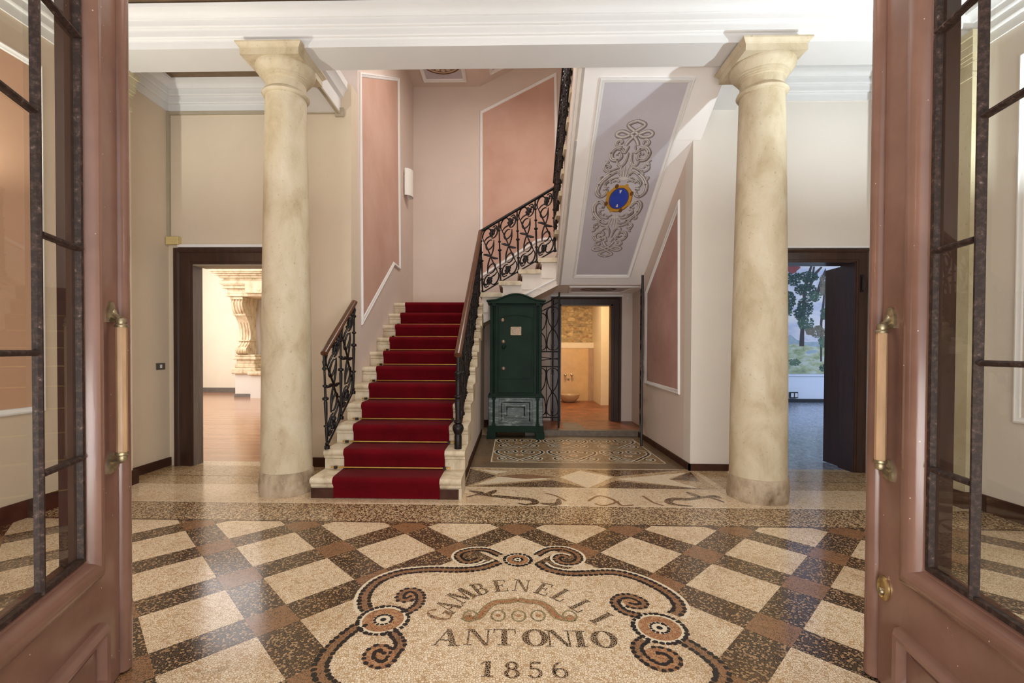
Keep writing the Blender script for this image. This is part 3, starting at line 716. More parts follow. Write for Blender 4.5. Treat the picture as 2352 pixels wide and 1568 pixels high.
# ------------------------------------------------------------------ columns
def column(x, y, rb, rt, label, dz, ax):
    t = thing('stone_column', label, 'column', (x, y, 0)); c = (x, y, 0)
    m = MB(); n = 56; L = []
    P_ = lambda l: [(r, z+dz) for r, z in l]
    for r, z in ((rb+.006, 0), (rb+.013, .02), (rb+.015, .09), (rb+.011, .15), (rb+.013, .17), (rb+.008, .195), (rb, .2)):
        L.append([(x+(r+.006*math.sin(5*a+z*30)*(z < .15))*math.cos(a), y+(r+.006*math.sin(5*a+z*30)*(z < .15))*math.sin(a), z) for a in [2*PI*k/n for k in range(n)]])
    m.loops(L, 0, True, True, True); m.build('base', 'column_base', t, 40)
    m = MB(); m.lathe([(rb+(rt-rb)*(((z-.2)/3.27)**1.5), z) for z in [.2+3.27*i/24 for i in range(25)]], c, n); m.build('shaft', 'column_stone', t, 40)
    m = MB(); m.lathe(P_([(rt, 3.46), (rt+.018, 3.468), (rt+.026, 3.482), (rt+.018, 3.5), (rt+.006, 3.508), (rt-.004, 3.52)]), c, n); m.build('necking_ring', 'column_stone', t, 40)
    pr = [(rt-.004, 3.515), (rt-.004, 3.585), (rt+.006, 3.592), (rt+.006, 3.602), (rt+.016, 3.606), (rt+.016, 3.617), (rt+.028, 3.622), (rt+.028, 3.632), (rt+.05, 3.65), (rt+.070, 3.675), (rt+.077, 3.70), (rt+.073, 3.715)]
    m = MB(); m.lathe(P_(pr), c, n); m.build('echinus', 'column_stone', t, 35)
    m = MB(); L = []
    for a, z in ((.246, 3.712), (.246, 3.765), (.252, 3.768), (.255, 3.775), (.268, 3.79), (.275, 3.797), (.275, 3.81)):
        z += dz; L.append([(x+ax-a, y-a, z), (x+ax+a, y-a, z), (x+ax+a, y+a, z), (x+ax-a, y+a, z)])
    m.loops(L, 0, True, True, True); m.build('abacus', 'column_stone', t)
column(-1.998, 4.125, .212, .169, 'weathered yellowish stone column beside the foot of the red stairs', -.008, -.024)
column(2.122, 4.095, .224, .176, 'weathered stone column in front of the doorway to the painted landscape', -.04, -.014)
def pilaster(x0, x1, y0, y1, s, label, mat):
    t = thing('wall_pilaster', label, 'pilaster', ((x0+x1)/2, (y0+y1)/2, 0))
    m = MB(); m.box(x0, x1, y0, y1, 0, 3.45); m.build('shaft', mat, t)
    m = MB()
    for z0, z1, e in ((3.45, 3.49, .012), (3.49, 3.57, 0), (3.57, 3.60, .01), (3.60, 3.63, .02), (3.63, 3.69, .03), (3.69, 3.75, .035), (3.75, 3.80, .05)):
        m.box(x0-(e if s > 0 else 0), x1+(e if s < 0 else 0), y0-e, y1+e, z0, z1)
    m.build('capital', 'pilaster_stone', t)
    m = MB(); m.box(x0-.035*(s > 0), x1+.035*(s < 0), y0-.02, y1+.03, 0, .13); m.build('plinth', 'skirting', t)
pilaster(LW-.2, -3.535, 3.78, 4.29, -1, 'shallow plaster pilaster on the left wall behind the glazed door', 'cream_wall')
pilaster(3.66, RW+.12, 3.87, 4.36, 1, 'shallow stone pilaster on the right wall seen through the glass', 'pilaster_stone')

# ------------------------------------------------------------------ first flight of stairs
RISE, TREAD, Y1 = .1775, .292, 3.94
def step_profile(y, z0, z1, depth):
    """bull-nosed tread slab, fillet and riser, in the run/height plane"""
    t = .055; p = []
    for k in range(9):
        a = -PI/2+PI*k/8; p.append((y-.012-(t/2)*math.cos(a), z1-t/2+(t/2)*math.sin(a)))
    p += [(y+depth, z1), (y+depth, z0), (y+.004, z0), (y+.004, z1-.088), (y-.012, z1-.078), (y-.014, z1-t)]
    return p
st = thing('staircase', 'stone staircase flight under the red carpet runner', 'stairs', (-1.08, Y1, 0))
for k in range(11):
    y = Y1+TREAD*k; z0, z1 = RISE*k, RISE*(k+1)
    d = TREAD+.03 if k < 10 else 8.15-y
    m = MB(); xa = -1.70 if k < 4 else XL+.001; xb = -.42
    if k == 10: xb = -.43
    m.ext(step_profile(y, z0-.02 if k else 0, z1, d), 'x', xa, xb)
    m.build('landing' if k == 10 else 'step', 'step_stone', st, 40)
m = MB(); poly = [(Y1+.02, 0), (Y1+.02, RISE-.09)]
for k in range(1, 11): poly += [(Y1+TREAD*k+.02, RISE*k-.06), (Y1+TREAD*k+.02, RISE*(k+1)-.09)]
poly += [(7.75, RISE*11-.09), (7.75, 0)]
m.ext(poly, 'x', -.56, XS); m.build('side_wall', 'stair_side', st)
m = MB(); pl = [p for p in poly if p[0] < YB+.01 and p[1] < .9]; pl += [(YB, .62), (YB, 0)]
m.ext(pl, 'x', -1.665, -1.56); m.build('side_wall', 'stair_side', st)
m = MB(); m.box(-1.70, -1.50, Y1-.008, Y1+.02, 0, .085); m.box(-.62, XS+.012, Y1-.008, Y1+.02, 0, .085); m.box(XS, XS+.012, Y1, 7.0, 0, .085)
m.build('skirting', 'skirting', st)
m = MB(); m.box(-1.7, XS, 6.9, 7.75, 1.62, 1.78); m.build('landing_slab', 'stair_side', st)

def runner(y0, n, xa, xb, z_of, tread, rise, last):
    """carpet following the steps: thick closed section in the run/height plane"""
    top = []
    for k in range(n):
        y = y0+tread*k; z0, z1 = rise*k, rise*(k+1)
        top += [(y-.014, z0+.006), (y-.016, z1-.075)]
        for j in range(6):
            a = PI*.5*j/5; top.append((y-.018-.042*math.cos(a)+.012, z1-.034+.046*math.sin(a)))
        top.append((y+(tread if k < n-1 else last)-.022, z1+.012))
    return top
top = runner(Y1, 11, 0, 0, None, TREAD, RISE, .9)
def shell(poly, th):
    P = [Vector((a, b)) for a, b in poly]; n = len(P); out = []
    for i in range(n):
        d = (P[min(i+1, n-1)]-P[max(i-1, 0)]).normalized(); nn = Vector((d.y, -d.x)); out.append(P[i]+nn*th)
    return [tuple(p) for p in P]+[tuple(p) for p in out[::-1]]
m = MB(); P = [Vector(p) for p in top]; n = len(P)
xl = lambda y: -1.505-.055*min(1, max(0, (y-Y1)/1.2)); xr = lambda y: -.602
A = []; B = []
for p in P: A.append((xl(p[0]), p[0], p[1])); B.append((xr(p[0]), p[0], p[1]))
m.loops([A, B], 0, False)
m.loops([[(a[0], a[1]+.0, a[2]) for a in A], [(a[0], a[1]+.012, a[2]-.012) for a in A]], 0, False)
m.loops([B, [(a[0], a[1]+.012, a[2]-.012) for a in B]], 0, False)
tag(m.build('stair_carpet', 'red_carpet', None, 50), 'deep red carpet runner on the stone stairs, held by brass rods', 'carpet')
ORD = ['lowest', 'second', 'third', 'fourth', 'fifth', 'sixth', 'seventh', 'eighth', 'ninth', 'topmost']
rod0 = thing('stair_rod', '', 'rod', (0, 0, 0), 'brass stair rods across the red runner')
m = MB(); m.tube([(-1.56, 0, 0), (-.575, 0, 0)], .0075, 8); m.build('rod', 'brass', rod0, 40)
for xx in (-1.585, -.60):
    m = MB(); m.box(xx-.014, xx+.014, -.010, .012, -.013, .010); m.build('bracket', 'iron', rod0)
for xx, s in ((-1.60, -1), (-.575, 1)):
    m = MB(); m.lathe([(.007, 0), (.009, .01), (.006, .025), (.001, .03)], (xx if s < 0 else xx, 0, 0), 8, axis=(s, 0, 0)); m.build('finial', 'brass', rod0, 40)
for k in range(10):
    o = rod0 if k == 0 else copy_tree(rod0)
    o.location = (0, Y1+TREAD*(k+1)-.046, RISE*(k+1)+.024)
    o['label'] = ('brass stair rod across the red runner, %s rod counting from the floor' % ORD[k]) if 0 < k < 9 else ('brass stair rod across the red runner, %s of the ten' % ORD[k])

# ------------------------------------------------------------------ second and third flights
s2 = thing('staircase', 'short flight with white painted stringer rising behind the green safe', 'stairs', (0, 7.0, 1.95))
t2, r2 = .287, .17
xs = [-.43+t2*k for k in range(5)]
def step_profile_r(x, z0, z1, d): return step_profile(x, z0, z1, d)
for k in range(4):
    m = MB(); m.ext(step_profile(xs[k], 1.95+r2*k-.12, 1.95+r2*(k+1)-.002, t2+.0035), 'y', 6.99, 8.145)
    # tread slab in stone, body below painted
    o = m.build('step', 'step_white', s2, 40)
    m = MB(); z1 = 1.95+r2*(k+1); x = xs[k]
    m.ext([(x-.04+.02*math.cos(a), z1-.03+.032*math.sin(a)) for a in [PI/2+PI*j/8 for j in range(9)]]+[(x+t2-.03+.02*math.cos(a), z1-.03+.032*math.sin(a)) for a in [-PI/2+PI*j/8 for j in range(9)]], 'y', 6.955, 8.14)
    m.build('tread', 'step_stone', s2, 40)
ztop = 1.95+r2*5
m = MB(); m.box(xs[4]-.02, XR, 6.99, 8.145, 2.27, ztop); m.build('landing', 'step_white', s2)
m = MB(); ln = [(-.45, 1.66), (.69, 2.24), (.69, 1.95+r2*4-.05)]
for k in (3, 2, 1): ln += [(xs[k]+.01, 1.95+r2*(k+1)-.05), (xs[k]+.01, 1.95+r2*k-.05)]
ln += [(xs[0]+.01, 2.07), (-.45, 2.07)]
m.ext(ln, 'y', 7.0, 7.14); m.build('stringer', 'step_white', s2)
m = MB(); a, b = (-.3, 1.845), (.69, 2.345)
m.prism([(a[0], 6.985, a[1]), (b[0], 6.985, b[1]), (b[0], 6.985, b[1]+.018), (a[0], 6.985, a[1]+.018)], [(a[0], 7.0, a[1]), (b[0], 7.0, b[1]), (b[0], 7.0, b[1]+.018), (a[0], 7.0, a[1]+.018)])
m.build('stringer_moulding', 'white_trim', s2)
m = MB(); m.prism([(-.45, 7.1, 1.66), (.69, 7.1, 2.24), (.69, 7.1, 2.3), (-.45, 7.1, 1.74)], [(-.45, 8.15, 1.66), (.69, 8.15, 2.24), (.69, 8.15, 2.3), (-.45, 8.15, 1.74)])
m.build('underside', 'stair_side', s2)
m = MB(); m.box(.69, 2.05, 7.0, 8.05, 2.24, 2.30); m.build('flat_soffit', 'soffit', s2)
# carpet on the second flight
m = MB(); P = runner(xs[0]+.014, 4, 0, 0, None, t2, r2, .30)
A = [(p[0], 7.12, p[1]+1.95) for p in P]; B = [(p[0], 8.02, p[1]+1.95) for p in P]
m.loops([A, B], 0, False); m.loops([A, [(a[0]+.012, a[1], a[2]-.012) for a in A]], 0, False)
tag(m.build('stair_carpet', 'red_carpet', None, 50), 'red carpet on the short upper flight behind the iron railing', 'carpet')

SL = .62; SP = Vector((0, 7.0, 2.24)); SN = Vector((0, -SL, -1)).normalized()
zs = lambda Y: 2.24+SL*(7.0-Y)
s3 = thing('staircase', 'upper flight seen from below with its long sloping white soffit', 'stairs', (1.3, 5.6, zs(5.6)))
xl3 = lambda Y: .69-.022*(7-Y)
ya, yb = 7.0, 4.27
m = MB()
m.loops([[(xl3(ya), ya, zs(ya)), (XR+.0, ya, zs(ya)), (XR, ya, zs(ya)+.12), (xl3(ya), ya, zs(ya)+.12)],
         [(xl3(5.01), 5.01, zs(5.01)), (XR, 5.01, zs(5.01)), (XR, 5.01, zs(5.01)+.12), (xl3(5.01), 5.01, zs(5.01)+.12)]], 0, True, True, True)
m.loops([[(xl3(5.01), 5.01, zs(5.01)), (1.97, 5.005, zs(5.01)), (1.97, 5.005, zs(5.01)+.12), (xl3(5.01), 5.01, zs(5.01)+.12)],
         [(xl3(yb), yb, zs(yb)), (1.97, yb, zs(yb)), (1.97, yb, zs(yb)+.12), (xl3(yb), yb, zs(yb)+.12)]], 0, True, True, True)
m.build('soffit', 'soffit', s3)
n3 = 9; t3 = .285
m = MB(); pts = [(ya, zs(ya)), (yb, zs(yb)), (yb, zs(yb)+.45)]
for k in range(n3, -1, -1):
    y = 7.0-t3*k; z = ztop+SL*t3*k
    if y < yb: continue
    pts += [(y, z+SL*t3-.04), (y, z-.04)]
pts = [p for p in pts]
m.prism([(xl3(y)-.03, y, z) for y, z in pts], [(xl3(y)+.03, y, z) for y, z in pts]); m.build('stringer', 'step_white', s3)
m = MB(); 
for off, w in ((.05, .02), (.10, .012)):
    m.prism([(xl3(y)-.045, y, zs(y)+off) for y in (ya,)]+[(xl3(ya)-.02, ya, zs(ya)+off), (xl3(ya)-.02, ya, zs(ya)+off+w), (xl3(ya)-.045, ya, zs(ya)+off+w)], [(xl3(yb)-.045, yb, zs(yb)+off), (xl3(yb)-.02, yb, zs(yb)+off), (xl3(yb)-.02, yb, zs(yb)+off+w), (xl3(yb)-.045, yb, zs(yb)+off+w)])
m.build('stringer_moulding', 'white_trim', s3)
for k in range(n3):
    y = 7.0-t3*k; z1 = ztop+SL*t3*(k+1)
    if y-t3 < yb-.05: break
    m = MB(); m.ext([(y+.05, z1-.06), (y+.055, z1-.02), (y+.04, z1), (y-t3-.01, z1), (y-t3-.01, z1-.06)], 'x', .60, XR-.002)
    m.ext([(y, z1-.06), (y-.03, z1-.06), (y-.03, z1-SL*t3-.02), (y, z1-SL*t3-.02)], 'x', .66, XR-.002)
    m.build('step', 'step_stone', s3)
# moulded field on the soffit with its painted ornament
def sp(x, y, h=0.0): return onp(x, y, SP, SN)+SN*h
fld = [sp(1378, 177), sp(1315, 636), sp(1447, 636), sp(1598, 177)]
panel('trim_13', fld, SN, 'lavender_field', 'long lavender grey panel in white moulding on the sloping soffit', h=.002)
Cs = sp(1421, 455.5, .0035); U1 = Vector((1, 0, 0)); U2 = Vector((0, -1, SL)).normalized()
orn = thing('painted_ornament', 'grey scrollwork with a blue oval jewel painted on the sloping soffit', 'painting', Cs)
def pl3(a, b, h=0): return Cs+U1*a+U2*b+SN*h
class Flat:
    def __init__(s): s.mb = MB()
    def rib(s, pts, w, h, m, sh=0, taper=True, sa=1, sb=1):
        P = [(v.x*sa, v.y*sb) for v in catmull([Vector((a, b, 0)) for a, b in pts], 7)]; n = len(P)
        for i in range(n-1):
            q = []
            for j, sgn in ((i, -1), (i+1, -1), (i+1, 1), (i, 1)):
                d = Vector((P[min(j+1, n-1)][0]-P[max(j-1, 0)][0], P[min(j+1, n-1)][1]-P[max(j-1, 0)][1]))
                d = d.normalized() if d.length > 1e-9 else Vector((1, 0)); nn = Vector((-d.y, d.x))
                ww = w*(1-.55*abs(2*j/(n-1)-1)**2) if taper else w
                q.append(pl3(P[j][0]+nn.x*(sgn*ww/2)+sh, P[j][1]+nn.y*(sgn*ww/2)-sh, h))
            s.mb.face(q, m)
    def ell(s, a, b, ra, rb, h, m, n=28):
        s.mb.face([pl3(a+ra*math.cos(2*PI*i/n), b+rb*math.sin(2*PI*i/n), h) for i in range(n)], m)
KN = [[(0, .98), (.085, .935), (.0, .86), (-.09, .80), (-.17, .81), (-.18, .845), (-.12, .865), (0, .80), (.05, .74), (.065, .70)],
      [(0, .98), (-.085, .935), (.0, .86), (.09, .80), (.17, .81), (.18, .845), (.12, .865), (0, .80), (-.05, .74), (-.065, .70)]]
HALF = [
 ([(.03, .70), (.06, .62), (.10, .66), (.16, .67), (.20, .61), (.18, .54), (.12, .53), (.09, .57), (.115, .61), (.15, .59)], .032),
 ([(.10, .69), (.15, .70), (.17, .735), (.14, .765), (.11, .745), (.125, .72)], .024),
 ([(.02, .62), (.03, .52), (.06, .46), (.10, .47), (.12, .51)], .026),
 ([(.19, .47), (.235, .46), (.22, .50), (.25, .525)], .022),
 ([(.05, .44), (.12, .42), (.19, .385), (.235, .41), (.23, .45), (.19, .45), (.185, .42)], .028),
 ([(.045, .33), (.09, .38), (.16, .34), (.22, .28), (.265, .20), (.275, .10), (.23, .04), (.18, .07), (.17, .13), (.21, .14)], .036),
 ([(.07, .30), (.13, .29), (.18, .24), (.215, .19)], .024),
 ([(.13, .22), (.16, .25), (.20, .22), (.19, .17), (.15, .17)], .022),
 ([(.04, .24), (.08, .265), (.12, .24)], .022),
 ([(.24, .32), (.27, .30), (.265, .26)], .018), ([(.16, .39), (.19, .36), (.21, .33)], .018),
]
fl = Flat()
for sb in (1, -1):
    for pts in KN:
        fl.rib(pts, .044, .0, 2, .004, False, 1, sb); fl.rib(pts, .036, .0012, 1, 0, False, 1, sb); fl.rib(pts, .016, .0018, 0, -.002, False, 1, sb)
    for sa in (1, -1):
        for pts, w in HALF:
            fl.rib(pts, w*1.75, .0, 2, .008, True, sa, sb); fl.rib(pts, w*1.45, .0006, 1, .002, True, sa, sb); fl.rib(pts, w*1.0, .0012, 0, -.003, True, sa, sb); fl.rib(pts, w*.2, .0018, 2, 0, True, sa, sb)
            for q in range(1, len(pts)-1):
                if w > .027: fl.ell(pts[q][0]*sa, pts[q][1]*sb, w*.36, w*.3, .0015, 0 if q % 2 else 2, 10)
    for a in (-.045, -.015, .015, .045):
        fl.rib([(a*.8, .30*sb), (a*1.1, .38*sb), (a*1.5, .45*sb)], .024, 0.0, 1, .003, False); fl.rib([(a*.8, .30*sb), (a*1.1, .38*sb), (a*1.5, .45*sb)], .014, .0012, 0, 0, False)
    fl.ell(0, .285*sb, .05, .022, .0013, 0)
fl.mb.build('scrollwork', ['paint_light', 'paint_mid', 'paint_shadow'], orn, 'flat2d')
fl = Flat(); fl.ell(.004, -.006, .155, .20, .002, 1); fl.ell(0, 0, .15, .195, .0024, 0)
for k in range(8):
    t = 2*PI*k/8; fl.ell(.148*math.cos(t+.39), .192*math.sin(t+.39), .022, .034, .0026, 0 if k % 2 else 1, 12)
fl.ell(0, 0, .118, .160, .0028, 1); fl.mb.build('gold_frame', ['paint_gold', 'paint_gold_dark'], orn, 'flat2d')
fl = Flat(); fl.ell(0, 0, .108, .150, .0032, 0)
fl.mb.face([pl3(-.014, .125, .0036), pl3(.014, .125, .0036), pl3(.005, .08, .0036), pl3(-.005, .08, .0036)], 1)
fl.mb.face([pl3(-.014, -.125, .0036), pl3(.014, -.125, .0036), pl3(.005, -.08, .0036), pl3(-.005, -.08, .0036)], 1)
fl.mb.build('blue_oval', ['paint_blue', 'paint_light'], orn, 'flat2d')
# small painted panel on the flat soffit and roundel on the stair ceiling
panel('trim_14', [(.86, 7.12, 2.239), (1.93, 7.12, 2.239), (1.80, 7.85, 2.239), (.92, 7.85, 2.239)], (0, 0, -1), 'lavender_field', 'small grey panel on the low ceiling over the passage', h=.002)
m = MB(); disc_ = lambda r, h, k: m.face([(1.36+r*1.3*math.cos(2*PI*i/28), 7.48+r*math.sin(2*PI*i/28), 2.239-h) for i in range(28)], k)
disc_(.22, .003, 0); disc_(.17, .004, 1); disc_(.10, .005, 0)
tag(m.build('painted_rosette', ['paint_shadow', 'paint_mid'], None, 'flat2d'), 'dark oval rosette painted on the low ceiling over the passage', 'painting')
panel('trim_15', [(-1.52, 6.0, 5.809), (-.78, 6.0, 5.809), (-.78, 7.98, 5.809), (-1.52, 7.98, 5.809)], (0, 0, -1), 'lavender_field', 'grey ceiling panel above the stair landing', scale=1.3, h=.002)
m = MB()
for r, k in ((.33, 0), (.30, 1), (.27, 2), (.17, 0), (.13, 1), (.07, 2)): m.face([(-1.14+r*math.cos(2*PI*i/36), 7.45+r*math.sin(2*PI*i/36), 5.804-.001*(.4-r)*10) for i in range(36)], k)
for k in range(16):
    t = 2*PI*k/16; m.face([(-1.14+.22*math.cos(t)+.035*math.cos(2*PI*i/10), 7.45+.22*math.sin(t)+.035*math.sin(2*PI*i/10), 5.801) for i in range(10)], 1)
tag(m.build('painted_roundel', ['paint_gold_dark', 'paint_cream', 'paint_brown'], None, 'flat2d'), 'round painted medallion on the ceiling above the landing', 'painting')

zq = lambda x: 5.809+.506*(x+.57)
panel('trim_16', [(-.40, 6.0, zq(-.40)), (1.6, 6.0, zq(1.6)), (1.6, 7.95, zq(1.6)), (-.40, 7.95, zq(-.40))], (.4515, 0, -.8923), 'lavender_field', 'grey panel on the slanting ceiling right of the medallion', scale=1.3, h=.002)
# ------------------------------------------------------------------ iron railings
def baluster(B, T, r=.013):
    B = Vector(B); T = Vector(T); m = MB(); H = (T-B).length
    pr = [(0, 1.9), (.035, 1.9), (.04, 1.1), (.06, 1.5), (.07, .9), (.20, 1.2), (.235, 1.0), (.24, 1.9), (.255, 1.9), (.26, .9), (.28, .8), (.40, 1.15), (.50, 1.3), (.52, .9), (.53, 2.2), (.55, 2.2), (.56, .9), (.66, .8), (.67, 1.7), (.685, 1.7), (.69, .8), (.84, .75), (.85, 1.6), (.865, 1.6), (.88, .8), (.93, 1.4), (.95, .9), (1, .9)]
    m.tube([B+(T-B)*a for a, _ in pr], [r*b for _, b in pr], 10); return m
PANEL = [
 [(.12, .80), (.04, .86), (.06, .92), (.20, .972), (.40, .972), (.52, .93), (.56, .89)],
 [(.12, .80), (.28, .83), (.45, .835), (.58, .85)],
 [(.66, .95), (.88, .945), (.96, .88), (.92, .81), (.76, .775), (.58, .785)],
 [(.62, .748), (.50, .77), (.32, .755), (.23, .70), (.30, .645), (.47, .63), (.64, .655), (.71, .71)],
 [(.12, .80), (.30, .665), (.52, .49)],
 [(.72, .74), (.70, .63), (.61, .55), (.46, .47)],
 [(.05, .60), (.30, .545), (.52, .497)],
 [(.05, .60), (.28, .565), (.46, .52)],
]
def scroll_panel(B0, B1, T0, T1, depth):
    """one cast panel of crossing scrolls with leaf clusters; point symmetric about its centre"""
    B0, B1, T0, T1 = map(Vector, (B0, B1, T0, T1)); nd = Vector(depth)
    P = lambda u, v, d=0: (B0+(B1-B0)*u)*(1-v)+(T0+(T1-T0)*u)*v+nd*d
    iron_ = MB(); leaves = []
    W_ = (B1-B0).length
    for flip in (0, 1):
        leaf = MB(); leaves.append(leaf)
        for pts in PANEL:
            q = [(1-a, 1-b) if flip else (a, b) for a, b in pts]
            sm_ = catmull([Vector((a, b, 0)) for a, b in q], 5)
            n = len(sm_); iron_.tube([P(.06+.88*v.x, v.y) for v in sm_], [.0094*(.75+.5*math.sin(PI*i/(n-1))) for i in range(n)], 6)
        c = (.62, .868) if not flip else (.38, .132)
        leaf.tube([P(c[0]+.055*math.cos(k*2.4)*((.035+.012*k)/.06)/(W_/.27), c[1]+.02*math.sin(k*2.4)*((.035+.012*k)/.05)) for k in range(9)]+[P((.80+.05*k) if not flip else (.20-.05*k), (.91-.015*k) if not flip else (.09+.015*k)) for k in range(4)], .006, 5)
        for k in range(9):
            t = k*2.4; rr = .035+.012*k
            p = P(c[0]+.055*math.cos(t)*(rr/.06)/ (W_/.27), c[1]+.02*math.sin(t)*(rr/.05), random.uniform(-.006, .008))
            leaf.blob(p, random.uniform(.020, .034), random.uniform(.014, .026), random.uniform(.020, .034), 7, 4)
        for k in range(4):
            cc = (.80+.05*k, .91-.015*k) if not flip else (.20-.05*k, .09+.015*k)
            leaf.blob(P(cc[0], cc[1], random.uniform(-.004, .005)), .019, .014, .018, 6, 4)
    return iron_, leaves
def railing(label, B0, B1, T0, T1, n, ends=(True, True), depth=(0, -1, 0), hand='iron', hr=.024, extra_top=(), skip_hand=False):
    B0, B1, T0, T1 = map(Vector, (B0, B1, T0, T1))
    t = thing('stair_railing', label, 'railing', B0)
    m = MB(); path = [T0]+[T1]+[Vector(p) for p in extra_top]
    m.tube(path if not extra_top else [T0, T0*.5+T1*.5, T1]+[Vector(p) for p in extra_top], hr, 12, flat=1.25, up=(0, 0, 1)); m.build('handrail', hand, t, 50)
    m = MB(); m.tube([B0, B1], .010, 6); m.build('bottom_rail', 'iron', t, 50)
    dz = Vector((0, 0, .014))
    for k in range(n+1):
        if (k == 0 and not ends[0]) or (k == n and not ends[1]): continue
        u = k/n; baluster(B0.lerp(B1, u)-Vector((0, 0, .03)), T0.lerp(T1, u)-dz).build('baluster', 'iron', t, 40)
    for k in range(n):
        a, b = k/n, (k+1)/n
        i_, l_ = scroll_panel(B0.lerp(B1, a), B0.lerp(B1, b), T0.lerp(T1, a), T0.lerp(T1, b), depth)
        o = i_.build('scroll_panel', 'iron', t, 60)
        for x in l_: x.build('leaf_cluster', 'iron', o, 60)
    return t
# right hand railing of the carpeted flight
zst = lambda y: RISE*2+(y-Y1-TREAD)*RISE/TREAD
XRR = -.492
r1 = railing('long iron railing with brown handrail on the open side of the carpeted stairs', (XRR, 4.38, zst(4.38)+.02), (XRR, 6.98, 2.10), (XRR, 4.26, 1.215), (XRR+.018, 7.0, 3.03), 9, (False, True), (1, 0, 0), 'rail_wood', .027)
m = MB(); m.lathe([(.03, .335), (.034, .345), (.034, .47), (.03, .49), (.038, .50), (.05, .53), (.052, .55), (.044, .575), (.026, .59), (.04, .60), (.04, .61), (.024, .625), (.026, .70), (.03, .76), (.03, .80), (.022, .82), (.036, .83), (.036, .842), (.022, .85), (.024, .95), (.03, 1.03), (.036, 1.04), (.036, 1.055), (.02, 1.065), (.018, 1.15), (.022, 1.2)], (XRR, 4.30, 0), 16)
m.build('newel', 'iron', r1, 40)
railing('short iron railing with brown handrail between the column and the stairs', (-1.655, 4.17, .40), (-1.655, 4.86, .83), (-1.655, 4.10, 1.225), (-1.655, 4.90, 1.76), 2, (True, True), (1, 0, 0), 'rail_wood', .026)
railing('iron railing with four scroll panels on the short upper flight', (-.44, 6.99, 2.125), (.63, 6.99, 2.755), (-.47, 6.99, 3.03), (.60, 6.99, 3.66), 4, (True, True), (0, -1, 0), 'iron', .022, ((.64, 6.98, 3.70), (.655, 6.94, 3.75)))
railing('iron railing seen edge on along the sloping upper flight', (.615, 6.93, ztop+.1), (.58, 4.35, ztop+.1+SL*2.58), (.615, 6.93, ztop+.92), (.58, 4.35, ztop+.92+SL*2.58), 9, (True, False), (1, 0, 0), 'iron', .024)

# ------------------------------------------------------------------ green safe
sf = thing('safe', 'tall old dark green safe with worn grey base beside the iron gate', 'safe', (.055, 6.95, 0))
SX0, SX1, SY = -.335, .445, 6.70
def sz(y): return EYE+(807-y)*SY/1080
m = MB(); m.box(SX0+.02, SX1-.02, SY+.02, 7.2, .62, 1.93); m.build('body', 'safe_green', sf, None, .006)
m = MB(); m.box(SX0, SX1, SY, 7.2, .115, .60); m.build('base_cabinet', 'safe_worn', sf, None, .008)
m = MB(); m.box(SX0-.005, SX1+.005, SY-.012, 7.2, .59, .625); m.build('ledge', 'safe_green', sf, None, .006)
m = MB(); m.box(SX0-.01, SX1+.01, SY-.012, 7.2, .095, .19); m.build('plinth', 'safe_green', sf, None, .006)
for xa in (SX0-.02, SX1-.11):
    m = MB(); m.box(xa, xa+.13, SY-.03, SY+.1, 0, .10); m.build('foot', 'safe_green', sf, None, .006)
    m = MB(); m.box(xa, xa+.13, 7.05, 7.19, 0, .10); m.build('foot', 'safe_green', sf, None, .006)
for xa in (SX0+.078, SX1-.078):
    m = MB()
    for z0, z1, zc in ((.62, 1.93, 1), (.19, .59, 0)):
        m.tube([(xa, SY-.002 if zc == 0 else SY+.016, z0), (xa, SY-.002 if zc == 0 else SY+.016, z1)], .017, 12)
        m.box(xa-.028, xa+.028, SY-.022, SY+.03, z1-.03, z1); m.box(xa-.028, xa+.028, SY-.022, SY+.03, z0, z0+.03)
    m.build('corner_column', 'safe_green', sf, 40)
# door with shaped panel
m = MB(); m.box(SX0+.135, SX1-.135, SY-.002, SY+.03, .66, 1.90); d_ = m.build('door', 'safe_green', sf, None, .005)
m = MB(); xA, xB = -.186, .292; zb, zt = .86, 1.74
pan = [(xA, SY-.003, zb), (xB, SY-.003, zb), (xB, SY-.003, zt)]+[(xB+(xA-xB)*k/8, SY-.003, zt+.035*math.sin(PI*k/8)) for k in range(1, 8)]+[(xA, SY-.003, zt)]
frame_moulding(m, pan, (0, -1, 0), [(0, 0), (.002, .004), (.009, .004), (.013, .002), (.016, 0)]); m.build('panel_moulding', 'safe_green', d_, 40)
pc = ony(1185, 760, SY)
m = MB(); m.box(pc.x-.078, pc.x+.078, SY-.012, SY-.001, pc.z-.062, pc.z+.062); o = m.build('name_plate', 'safe_plate', d_, None, .003)
m = MB(); frame_moulding(m, [(pc.x-.078, SY-.012, pc.z-.062), (pc.x+.078, SY-.012, pc.z-.062), (pc.x+.078, SY-.012, pc.z+.062), (pc.x-.078, SY-.012, pc.z+.062)], (0, -1, 0), [(0, 0), (.003, .006), (.010, .006), (.013, 0)])
m.build('plate_border', 'old_brass', o, 40)
for px, py in ((1154.6, 735), (1156, 784.5), (1156.3, 846)):
    c = ony(px, py, SY-.002); m = MB(); m.lathe([(.026, 0), (.026, .006), (.018, .012), (.006, .014)], c, 20, axis=(0, -1, 0)); m.build('lock_cover', 'safe_plate', d_, 40)
c = ony(1157, 797, SY-.002); m = MB(); m.lathe([(.016, 0), (.012, .012), (.011, .03), (.022, .04), (.027, .052), (.022, .066), (.008, .072)], c, 20, axis=(0, -1, 0)); m.build('door_knob', 'safe_green', d_, 50)
m = MB(); m.tube([c+Vector((0, -.045, 0)), c+Vector((.035, -.05, .018))], .010, 8); m.build('handle_lever', 'safe_green', d_, 50)
